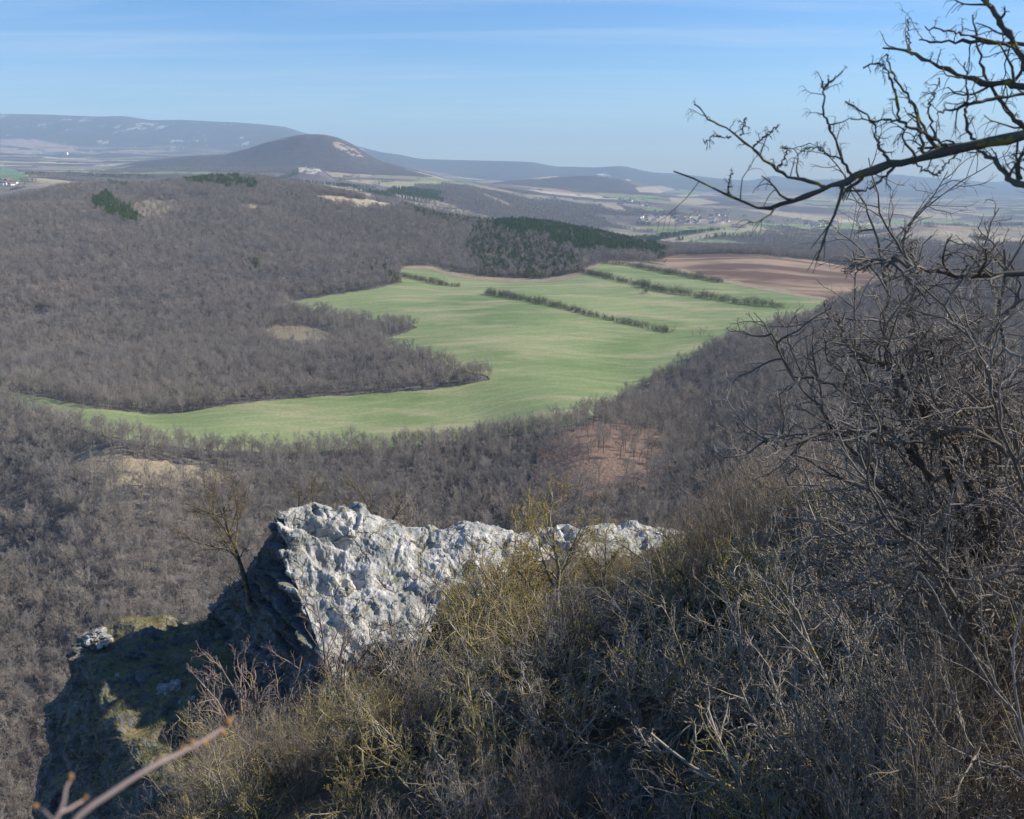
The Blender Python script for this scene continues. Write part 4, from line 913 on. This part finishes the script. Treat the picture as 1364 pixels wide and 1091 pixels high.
thicket(26, ['olive', 'grey', 'tangle', 'lichen'], (640, 960), (13, 23), (0.7, 1.0), 'olive grey shrub in the dense thicket in the middle of the slope', 'shrubs in the middle thicket')
thicket(34, ['tan', 'tan', 'red'], (880, 1130), (17, 30), (0.95, 1.3), 'tall thin-stemmed tan shrub in the brush right of the ridge', 'tan brush right of the ridge')
thicket(12, ['tan', 'olive'], (820, 960), (24, 33), (0.7, 1.0), 'thin tan shrub at the right end of the rock ridge', 'tan shrubs at the ridge end')
thicket(26, ['tangle', 'grey', 'olive'], (900, 1250), (11, 18), (0.75, 1.05), 'dark tangled shrub on the steep slope under the right-hand tree', 'tangled shrubs on the right slope')
thicket(14, ['tangle', 'grey'], (1050, 1400), (7.5, 11), (0.6, 0.9), 'tangled grey shrub in the shade at the bottom right', 'tangled shrubs at the bottom right')
thicket(26, ['tangle', 'grey', 'tan'], (480, 1050), (9.5, 13), (0.40, 0.62), 'low tangled shrub along the shaded bottom edge', 'low shrubs along the bottom edge', cap=985)
thicket(16, ['tan', 'grey', 'red'], (1130, 1420), (14, 28), (1.0, 1.3), 'bare shrub on the upper slope behind the right-hand tree', 'shrubs behind the right-hand tree')

thicket(16, ['tangle', 'grey', 'tan'], (1130, 1420), (4.9, 7.0), (0.45, 0.65), 'dense grey shrub crowding the foot of the fanning tree', 'shrubs at the foot of the fanning tree')
thicket(14, ['tangle', 'grey', 'olive'], (930, 1250), (6.5, 10), (0.5, 0.7), 'tangled shrub left of the foot of the fanning tree', 'shrubs left of the fanning tree')
thicket(22, ['lichen', 'olive', 'grey'], (585, 730), (25, 32.5), (0.45, 0.85), 'yellowish shrub at the edge of the thicket against the white rock', 'shrubs at the rock edge')
thicket(24, ['red', 'grey', 'olive', 'tan'], (260, 640), (16, 27), (0.5, 0.75), 'low grey brown shrub just below the white rock face', 'shrubs under the white face', cap=850)

# ---------------------------------------------------------------- traced branches
def polyline(pts, n):
    p = np.array([P(a, b_, c_) for a, b_, c_, r in pts]); r = np.array([q[3] for q in pts], float)
    m = len(p); u = np.linspace(0, m - 1, n); i = np.minimum(u.astype(int), m - 2); f = (u - i)[:, None]
    p0, p1, p2, p3 = p[np.maximum(i - 1, 0)], p[i], p[i + 1], p[np.minimum(i + 2, m - 1)]
    c = 0.5 * (2 * p1 + (p2 - p0) * f + (2 * p0 - 5 * p1 + 4 * p2 - p3) * f**2 + (3 * p1 - p0 - 3 * p2 + p3) * f**3)
    return c, np.interp(u, np.arange(m), r)
def stick(polys, n): 
    a = [polyline(p, n) for p in polys]; return np.array([x[0] for x in a]), np.array([x[1] for x in a])
def c3(pts, Y, r0, r1):                              # crop coordinates of the upper right quarter -> pixel, depth, radius
    n = len(pts); return [(864 + x / 2.728, y / 2.728, Y[0] + (Y[1] - Y[0]) * i / (n - 1), r0 + (r1 - r0) * i / (n - 1)) for i, (x, y) in enumerate(pts)]
def c4(pts, Y, r0, r1):
    n = len(pts); return [(864 + x / 2.728, 380 + y / 2.728, Y[0] + (Y[1] - Y[0]) * i / (n - 1), r0 + (r1 - r0) * i / (n - 1)) for i, (x, y) in enumerate(pts)]
over = [c3([(1900, 330), (1640, 420), (1364, 490), (1250, 515), (1100, 545), (960, 580), (880, 597), (780, 635), (700, 665), (620, 695), (540, 720), (470, 750), (400, 752), (310, 720), (210, 670), (90, 620)], (2.9, 3.2), 0.026, 0.0035),
        c3([(640, 685), (600, 665), (530, 650), (480, 625), (420, 580), (380, 540), (330, 500), (270, 455), (215, 435), (195, 395), (165, 380)], (3.1, 3.3), 0.008, 0.003),
        c3([(740, 645), (700, 570), (665, 480), (640, 420), (635, 340), (630, 300)], (3.05, 2.9), 0.006, 0.003),
        c3([(885, 595), (850, 550), (825, 500), (815, 450), (770, 400), (710, 370)], (3.0, 3.1), 0.007, 0.003),
        c3([(1100, 545), (1050, 510), (970, 470), (900, 440), (830, 440), (745, 436)], (2.98, 2.9), 0.008, 0.003),
        c3([(1000, 560), (985, 470), (965, 400), (945, 350), (900, 290), (880, 250), (862, 195)], (3.0, 3.2), 0.007, 0.003),
        c3([(910, 440), (895, 340), (870, 270), (840, 230), (790, 240)], (2.95, 2.9), 0.006, 0.003),
        c3([(1040, 500), (1020, 400), (1040, 340), (1060, 285)], (2.98, 3.0), 0.005, 0.0025),
        c3([(1900, 300), (1640, 330), (1364, 312), (1300, 298), (1200, 295), (1100, 262), (1000, 215), (930, 185), (850, 175)], (3.1, 3.4), 0.020, 0.004),
        c3([(1900, 200), (1640, 180), (1364, 160), (1280, 157), (1150, 150), (1050, 155), (980, 145)], (3.3, 3.6), 0.013, 0.0035),
        c3([(1340, 180), (1280, 155), (1150, 130), (1080, 110), (1000, 100)], (3.4, 3.3), 0.007, 0.003),
        c3([(1900, 600), (1600, 480), (1420, 330), (1364, 230), (1310, 130), (1260, 50), (1215, -10)], (3.0, 3.2), 0.018, 0.009),
        c3([(1500, 580), (1364, 470), (1300, 390), (1230, 290), (1200, 180), (1180, 60)], (3.1, 3.4), 0.012, 0.004),
        c3([(1190, 530), (1150, 440), (1160, 350), (1150, 230)], (3.0, 3.2), 0.007, 0.003),
        c3([(1700, 280), (1364, 340), (1200, 372), (1090, 400), (1050, 410)], (3.2, 3.0), 0.010, 0.003),
        c3([(905, 597), (850, 650), (790, 690), (730, 695), (700, 680)], (3.0, 3.1), 0.006, 0.003),
        c3([(960, 590), (1000, 620), (1045, 635), (1080, 600), (1120, 555)], (3.0, 3.0), 0.004, 0.003),
        c3([(1700, 800), (1364, 675), (1300, 635), (1250, 580), (1200, 545), (1150, 530)], (2.8, 3.0), 0.014, 0.004),
        c3([(1500, 620), (1364, 560), (1345, 660), (1335, 560), (1340, 480)], (2.8, 3.0), 0.008, 0.004),
        c3([(700, 575), (640, 555), (600, 535), (550, 550)], (3.0, 3.0), 0.004, 0.0025),
        c3([(380, 535), (430, 490), (467, 458)], (3.2, 3.2), 0.0045, 0.0025), c3([(470, 610), (500, 560), (490, 535)], (3.2, 3.2), 0.0045, 0.002),
        c3([(330, 495), (345, 460), (350, 425)], (3.2, 3.2), 0.0035, 0.002), c3([(295, 715), (290, 670), (305, 620)], (3.2, 3.2), 0.004, 0.002), c3([(635, 325), (660, 300), (700, 265)], (2.95, 2.9), 0.004, 0.002),
        c3([(960, 200), (945, 140), (940, 65)], (3.4, 3.4), 0.004, 0.0025), c3([(300, 500), (240, 495), (200, 520)], (3.2, 3.2), 0.0035, 0.002)]
def limbs(root, off, first, specs, sides, m, name, rng):   # every traced limb is a part, its twigs a sub-part
    n = len(sides) - 1
    for k in range(len(first[0])):
        lvs = grow(rng, [(0, 0, 0)], [(0, 0, 1)], [1], [1], specs, first=(first[0][k:k + 1], first[1][k:k + 1]))
        v, f, a = tubes(lvs[:1], sides[:1], (0,)); st = link(name, mesh_np(name, v - off, f, [m], attrs={'lv': a}), parent=root)
        v, f, a = tubes(lvs[1:], sides[1:], list(np.linspace(0.3, 1, n))); link('twigs', mesh_np('twigs', v - off, f, [m], attrs={'lv': a}), parent=st)
rng = np.random.default_rng(77)
tr_x = P(1560, 300, 2.9)
root = bpy.data.objects.new('overhanging_tree', None); S.collection.objects.link(root); root.location = (float(tr_x[0]), float(tr_x[1]), 148.6)
root['label'] = 'dark lichen-flecked tree reaching its bare branches in from the upper right'; root['category'] = 'tree'
off = np.array(root.location)
first = stick(over, 26); first = (first[0], first[1] * 0.78)
pts, rd = first; rd = rd * (1 + 0.16 * rng.normal(size=rd.shape)); pts = pts + rng.normal(0, 0.003, pts.shape)
limbs(root, off, (pts, rd), [dict(N=25), dict(N=5, jit=0.22, trop=0.05, n=9, ang=(35, 80), lr=(0.06, 0.25), rr=0.5, t0=0.12, fall=0.3, rmin=0.0016, lmax=0.30, tip=0.4),
            dict(N=6, jit=0.12, trop=-0.30, n=5, ang=(20, 60), lr=(0.3, 0.8), rr=0.6, t0=0.45, rmin=0.0008, lmax=0.13, tip=0.5)], (9, 5, 3), M_over, 'branch', rng)
tk = grow(rng, [off - (0, 0, 0.8)], [(-0.05, 0, 1)], [4.2], [0.10], [dict(N=10, jit=0.05, trop=0.1, tip=0.5)])
v, f, a = tubes(tk, (10,), (0,)); link('trunk', mesh_np('trunk', v - off, f, [M_over], attrs={'lv': a}), parent=root)

# the big fan-shaped tree at the right
def fan(pts, Y, r0, r1):
    n = len(pts); return [(x, y, Y[0] + (Y[1] - Y[0]) * i / (n - 1), r0 + (r1 - r0) * i / (n - 1)) for i, (x, y) in enumerate(pts)]
fanp = [fan([(1335, 980), (1318, 860), (1292, 780), (1245, 660), (1205, 560), (1182, 480), (1186, 420), (1172, 372), (1160, 325)], (6.6, 7.4), 0.042, 0.006),
        fan([(1335, 980), (1310, 820), (1267, 720), (1230, 688), (1194, 666), (1165, 651), (1143, 618), (1117, 596), (1091, 574), (1080, 552)], (6.6, 6.2), 0.036, 0.004),
        fan([(1335, 980), (1305, 780), (1278, 690), (1245, 607), (1216, 556), (1194, 516), (1176, 494), (1132, 479), (1099, 468)], (6.6, 6.4), 0.038, 0.005),
        fan([(1245, 640), (1200, 590), (1150, 548), (1120, 530), (1091, 523), (1055, 505), (1049, 468)], (6.5, 6.0), 0.022, 0.004),
        fan([(1335, 980), (1312, 760), (1297, 651), (1275, 585), (1262, 541), (1275, 490), (1271, 446), (1253, 442)], (6.6, 6.8), 0.038, 0.006),
        fan([(1350, 980), (1345, 800), (1332, 720), (1318, 630), (1325, 560), (1340, 500), (1330, 430), (1345, 370)], (6.5, 6.2), 0.038, 0.007),
        fan([(1350, 980), (1380, 820), (1390, 700), (1370, 600), (1345, 520), (1352, 460)], (6.3, 6.0), 0.038, 0.007),
        fan([(1300, 790), (1253, 717), (1223, 717), (1179, 715), (1150, 721), (1135, 734)], (6.4, 5.6), 0.022, 0.005),
        fan([(1250, 640), (1179, 585), (1143, 571), (1106, 569), (1047, 582), (1022, 580), (1007, 574)], (6.5, 5.8), 0.020, 0.004),
        fan([(1216, 556), (1180, 530), (1140, 470), (1120, 440), (1105, 400)], (6.5, 6.8), 0.020, 0.004),
        fan([(1205, 570), (1230, 500), (1222, 420), (1235, 370), (1230, 320)], (6.8, 7.4), 0.022, 0.004),
        fan([(1275, 590), (1310, 500), (1300, 440), (1320, 390), (1310, 330)], (6.7, 7.2), 0.022, 0.004),
        fan([(1340, 900), (1260, 800), (1200, 780), (1150, 770), (1110, 790)], (6.4, 5.6), 0.022, 0.005),
        fan([(1400, 660), (1310, 570), (1250, 570), (1200, 575)], (6.0, 5.8), 0.026, 0.006),
        fan([(1480, 360), (1364, 361), (1304, 359), (1260, 348), (1223, 330), (1194, 304), (1168, 284)], (4.2, 4.4), 0.016, 0.005)]
fq = random.Random(8)
for k in range(20):
    ex, ey = fq.choice([(fq.uniform(1070, 1200), fq.uniform(560, 820)), (fq.uniform(1180, 1420), fq.uniform(330, 560)), (fq.uniform(1120, 1420), fq.uniform(400, 760))]); bx_ = fq.uniform(1300, 1380)
    mx, my = (bx_ + ex) / 2 + fq.uniform(10, 60), (960 + ey) / 2 + fq.uniform(-60, 30); yb = fq.uniform(5.6, 7.2); ye = yb + fq.uniform(-0.9, 0.9)
    fanp.append(fan([(bx_, 985), (bx_ + fq.uniform(-25, 15), 870), (mx + 20, my + 40), (mx, my), ((mx + ex) / 2 + fq.uniform(-25, 25), (my + ey) / 2 + fq.uniform(-25, 25)), (ex, ey)], (yb, ye), fq.uniform(0.018, 0.032), 0.004))
b0 = P(1335, 980, 6.6)
gzv = float(spur(np.array([b0[0]]), np.array([b0[1]]))[0])
root = bpy.data.objects.new('fan_tree', None); S.collection.objects.link(root); root.location = (float(b0[0]), float(b0[1]), gzv)
root['label'] = 'large grey tree fanning many crooked bare stems across the right side'; root['category'] = 'tree'
off = np.array(root.location); rng = np.random.default_rng(78)
first = stick(fanp, 30); p_ = first[0]
p_ += np.cumsum(rng.normal(0, 0.020, p_.shape), axis=1) * np.linspace(0, 1, 30)[None, :, None]
sp_ = [dict(N=29), dict(N=7, jit=0.22, trop=0.05, n=14, ang=(25, 65), lr=(0.14, 0.36), rr=0.6, t0=0.18, fall=0.3, rmin=0.009, tip=0.35),
       dict(N=5, jit=0.24, trop=0.04, n=8, ang=(25, 65), lr=(0.3, 0.6), rr=0.6, t0=0.15, rmin=0.0042), dict(N=3, jit=0.25, trop=0.0, n=5, ang=(25, 75), lr=(0.25, 0.55), rr=0.7, t0=0.2, rmin=0.0022)]
limbs(root, off, first, sp_, (9, 6, 4, 3), M_fan, 'stem', rng)
bs = grow(rng, [b0 + (0, 0, 0.05), b0 + (0.1, -0.05, 0.05)], [(0.02, 0, -1), (0.15, 0, -1)], [max(0.4, b0[2] - gzv + 0.4)] * 2, [0.075, 0.06], [dict(N=6, jit=0.06, trop=-0.1, tip=1.3)])
v, f, a = tubes(bs, (9,), (0,)); link('trunk', mesh_np('trunk', v - off, f, [M_fan], attrs={'lv': a}), parent=root)

# long bare shoots at the lower right and bottom
def shoots(name, label, polys, m, n=22, tw=6, seed=1, lmax=0.3, cat='shrub'):
    rng = np.random.default_rng(seed); first = stick(polys, n); p_ = first[0]; p_ += np.cumsum(rng.normal(0, 0.006, p_.shape), axis=1)
    off = first[0][0, 0].copy(); root = bpy.data.objects.new(name, None); S.collection.objects.link(root); root.location = off; root['label'] = label; root['category'] = cat
    limbs(root, off, first, [dict(N=n - 1), dict(N=5, jit=0.2, trop=0.06, n=tw, ang=(20, 50), lr=(0.12, 0.3), rr=0.6, t0=0.15, rmin=0.0025, lmax=lmax * 2), dict(N=3, jit=0.2, trop=0.03, n=4, ang=(25, 60), lr=(0.2, 0.5), rr=0.7, t0=0.2, rmin=0.0018)], (7, 4, 3), m, 'stem', rng)
def c5(pts, Y, r0, r1):
    n = len(pts); return [(864 + x / 2.728, 691 + y / 2.728, Y[0] + (Y[1] - Y[0]) * i / (n - 1), r0 + (r1 - r0) * i / (n - 1)) for i, (x, y) in enumerate(pts)]
shoots('pale_branch', 'pale zigzag branch low in the thicket at the bottom right', [c5([(1300, 1250), (1250, 1080), (1180, 1020), (1030, 1010), (1000, 900), (995, 835), (930, 840), (870, 870), (800, 890), (740, 820), (690, 750), (650, 690), (620, 640)], (5.2, 5.6), 0.020, 0.004),
        c5([(1000, 900), (1000, 850), (1005, 740)], (5.3, 5.4), 0.010, 0.003)], M_grey, seed=3)
shoots('arching_shoots', 'long slender grey shoots arching up at the right edge', [c5([(1500, 1200), (1364, 940), (1200, 880), (1060, 790), (980, 660), (930, 560), (900, 480)], (4.6, 5.2), 0.010, 0.003),
        c5([(1500, 1200), (1400, 800), (1280, 620), (1200, 480), (1130, 400), (1090, 300), (1010, 210)], (4.6, 5.0), 0.010, 0.003),
        c5([(1500, 1200), (1400, 950), (1300, 700), (1230, 520), (1190, 380), (1180, 250)], (4.7, 5.2), 0.009, 0.003), c5([(1500, 1250), (1360, 850), (1310, 560), (1320, 380), (1364, 200)], (4.4, 4.7), 0.010, 0.003)], M_grey, seed=4)
shoots('bottom_shoots', 'short pale shoots poking up along the bottom edge right of centre', [fan([(812, 1180), (815, 1100), (808, 1060), (800, 1036)], (6.4, 6.4), 0.006, 0.003), fan([(812, 1180), (818, 1100), (820, 1070), (817, 1056)], (6.4, 6.4), 0.006, 0.003),
        fan([(880, 1180), (886, 1100), (882, 1062), (879, 1050)], (6.4, 6.4), 0.006, 0.003), fan([(660, 1180), (648, 1100), (640, 1070), (632, 1058)], (6.6, 6.6), 0.006, 0.003), fan([(660, 1180), (668, 1090), (680, 1056), (706, 1040)], (6.6, 6.6), 0.006, 0.003),
        fan([(745, 1180), (742, 1100), (735, 1070), (720, 1050)], (6.6, 6.6), 0.006, 0.003)], M_red, seed=5, tw=7)

# blurred twig right in front of the lens
M_bud, t, b = mat('bud_scales'); b.inputs['Base Color'].default_value = (0.30, 0.17, 0.07, 1)
tw = [fan([(40, 1330), (60, 1180), (95, 1098), (150, 1055), (205, 1020), (240, 1003), (272, 986), (300, 968)], (0.52, 0.68), 0.0026, 0.0017),
      fan([(60, 1180), (72, 1095), (95, 1076), (112, 1066)], (0.54, 0.60), 0.0018, 0.0011), fan([(72, 1098), (84, 1072), (88, 1050), (94, 1040)], (0.555, 0.59), 0.0014, 0.0009), fan([(72, 1095), (60, 1082), (52, 1076)], (0.555, 0.575), 0.0012, 0.0009)]
first = stick(tw, 20); off = first[0][0, 0].copy(); gz0 = float(spur(off[None, 0], off[None, 1])[0])
root = bpy.data.objects.new('budding_twig', None); S.collection.objects.link(root); root.location = (off[0], off[1], gz0)
root['label'] = 'blurred pale twig with swelling buds close to the lens at the bottom left'; root['category'] = 'twig'
off2 = np.array(root.location)
dn = np.linspace(off2 - (0, 0, 0.1), off, 20)[None]; pts = np.concatenate([first[0], dn]); rd = np.concatenate([first[1], np.full((1, 20), 0.0045)])
M_twig = bark('pale_twig_bark', (0.30, 0.23, 0.20), (0.30, 0.23, 0.20), vary=0.0)
pts[:1, 0] = dn[0, -1]
for k, nm in enumerate(('shoot', 'side_shoot', 'side_shoot', 'side_shoot', 'stem')):
    v, f, a = tubes([(pts[k:k + 1], rd[k:k + 1])], (8,), (0,)); link(nm, mesh_np(nm, v - off2, f, [M_twig], attrs={'lv': a}), parent=root)
def bud(c, d, L, r):
    t_ = np.linspace(0, 1, 9); p = c[None] + np.outer(t_, unit(d) * L); rr_ = r * np.sin(np.clip(t_ * 0.94 + 0.06, 0, 1) * math.pi) ** 0.7 + 0.0002
    v, f, a = tubes([(p[None], rr_[None])], (8,), (1,)); link('bud', mesh_np('bud', v - off2, f, [M_bud]), parent=root)
e = first[0]
for (k, i, d, L, r) in [(0, 19, (0.25, 0.05, 0.5), 0.013, 0.0042), (0, 18, (0.5, 0, -0.35), 0.009, 0.0030), (0, 15, (-0.1, 0, 0.6), 0.009, 0.0028), (0, 16, (0.5, 0, -0.5), 0.008, 0.0028), (0, 14, (-0.2, 0, 0.6), 0.007, 0.0024), (1, 19, (0.3, 0, 0.5), 0.007, 0.0022), (2, 19, (0.1, 0, 0.7), 0.009, 0.0026), (3, 19, (-0.6, 0, 0.3), 0.007, 0.0024)]:
    bud(e[k, i], np.array(d, float), L * 0.8, r * 0.8)

# ---------------------------------------------------------------- dry grass on the ledge and slope
def grass(name, n, boxf, h, m, zf):
    rng = np.random.default_rng(55); x, y = boxf(rng, n); z = zf(x, y); k = np.isfinite(z); x, y, z = x[k], y[k], z[k]; n = len(x)
    lv = grow(rng, np.stack([x, y, z - 0.05], 1), rng.normal(0, 0.45, (n, 3)) + (0, 0, 1), h * rng.uniform(0.5, 1.2, n), np.full(n, 0.006), [dict(N=3, jit=0.2, trop=-0.18, tip=0.2)])
    v, f, a = tubes(lv, (3,), (1,)); o = v.mean(0); link(name, mesh_np(name, v - o, f, [m]), loc=o, kind='stuff')
def grassmat(name, c0, c1):
    m, t, b = mat(name); g = G(t); co = g.n('NewGeometry').outputs['Position']
    g.put(b.inputs['Base Color'], g.mix(g.ramp(g.noise(co, 0.9, 3), (0.4, 0.0), (0.6, 1.0)), c0, c1)); return m
M_grass = grassmat('dry_ledge_grass', (0.30, 0.24, 0.12), (0.15, 0.17, 0.06))
led = bpy.data.objects['ledge_cliff']; bv = BVHTree.FromPolygons([v.co + led.location for v in led.data.vertices], [tuple(p.vertices) for p in led.data.polygons])
def ledge_z(x, y):
    z = np.full(len(x), np.nan)
    for i in range(len(x)):
        h = bv.ray_cast(Vector((x[i], y[i], 145)), Vector((0, 0, -1)))
        if h[0] is not None and h[1].z > 0.6: z[i] = h[0].z
    return z
grass('ledge_grass', 60000, lambda r, n: (r.uniform(-19, -8, n), r.uniform(26, 40, n)), 0.26, M_grass, ledge_z)
M_grass2 = grassmat('dry_slope_grass', (0.20, 0.16, 0.09), (0.11, 0.10, 0.05))
grass('slope_grass', 15000, lambda r, n: (lambda y: (r.uniform(-0.55, 0.62, n) * y, y))(r.uniform(8, 35, n)), 0.35, M_grass2, lambda x, y: np.where(sdist(x, y) < -0.5, spur(x, y), np.nan))

# ---------------------------------------------------------------- haze
bx0, bx1, by0, by1, bz0, bz1 = -27000, 27000, -400, 24000, float(Z.min()) - 1.0, float(max(Z.max(), 165)) + 20
v = [(x, y, z) for z in (bz0, bz1) for y in (by0, by1) for x in (bx0, bx1)]
me = bpy.data.meshes.new('haze'); me.from_pydata(v, [], [(0, 2, 3, 1), (4, 5, 7, 6), (0, 1, 5, 4), (2, 6, 7, 3), (0, 4, 6, 2), (1, 3, 7, 5)])
hm = bpy.data.materials.new('haze_air'); hm.use_nodes = True; ht = hm.node_tree; ht.nodes.remove(ht.nodes['Principled BSDF'])
pv = ht.nodes.new('ShaderNodeVolumePrincipled'); pv.inputs['Density'].default_value = 6.4e-5; pv.inputs['Color'].default_value = (0.58, 0.79, 1.0, 1); pv.inputs['Anisotropy'].default_value = 0.0
ht.links.new(pv.outputs[0], ht.nodes['Material Output'].inputs['Volume']); me.materials.append(hm)
link('haze', me, kind='stuff')
print('counts', len(fx), int(nearw.sum()), int(farw.sum()), int(isp.sum()), len(wp), len(S.objects))
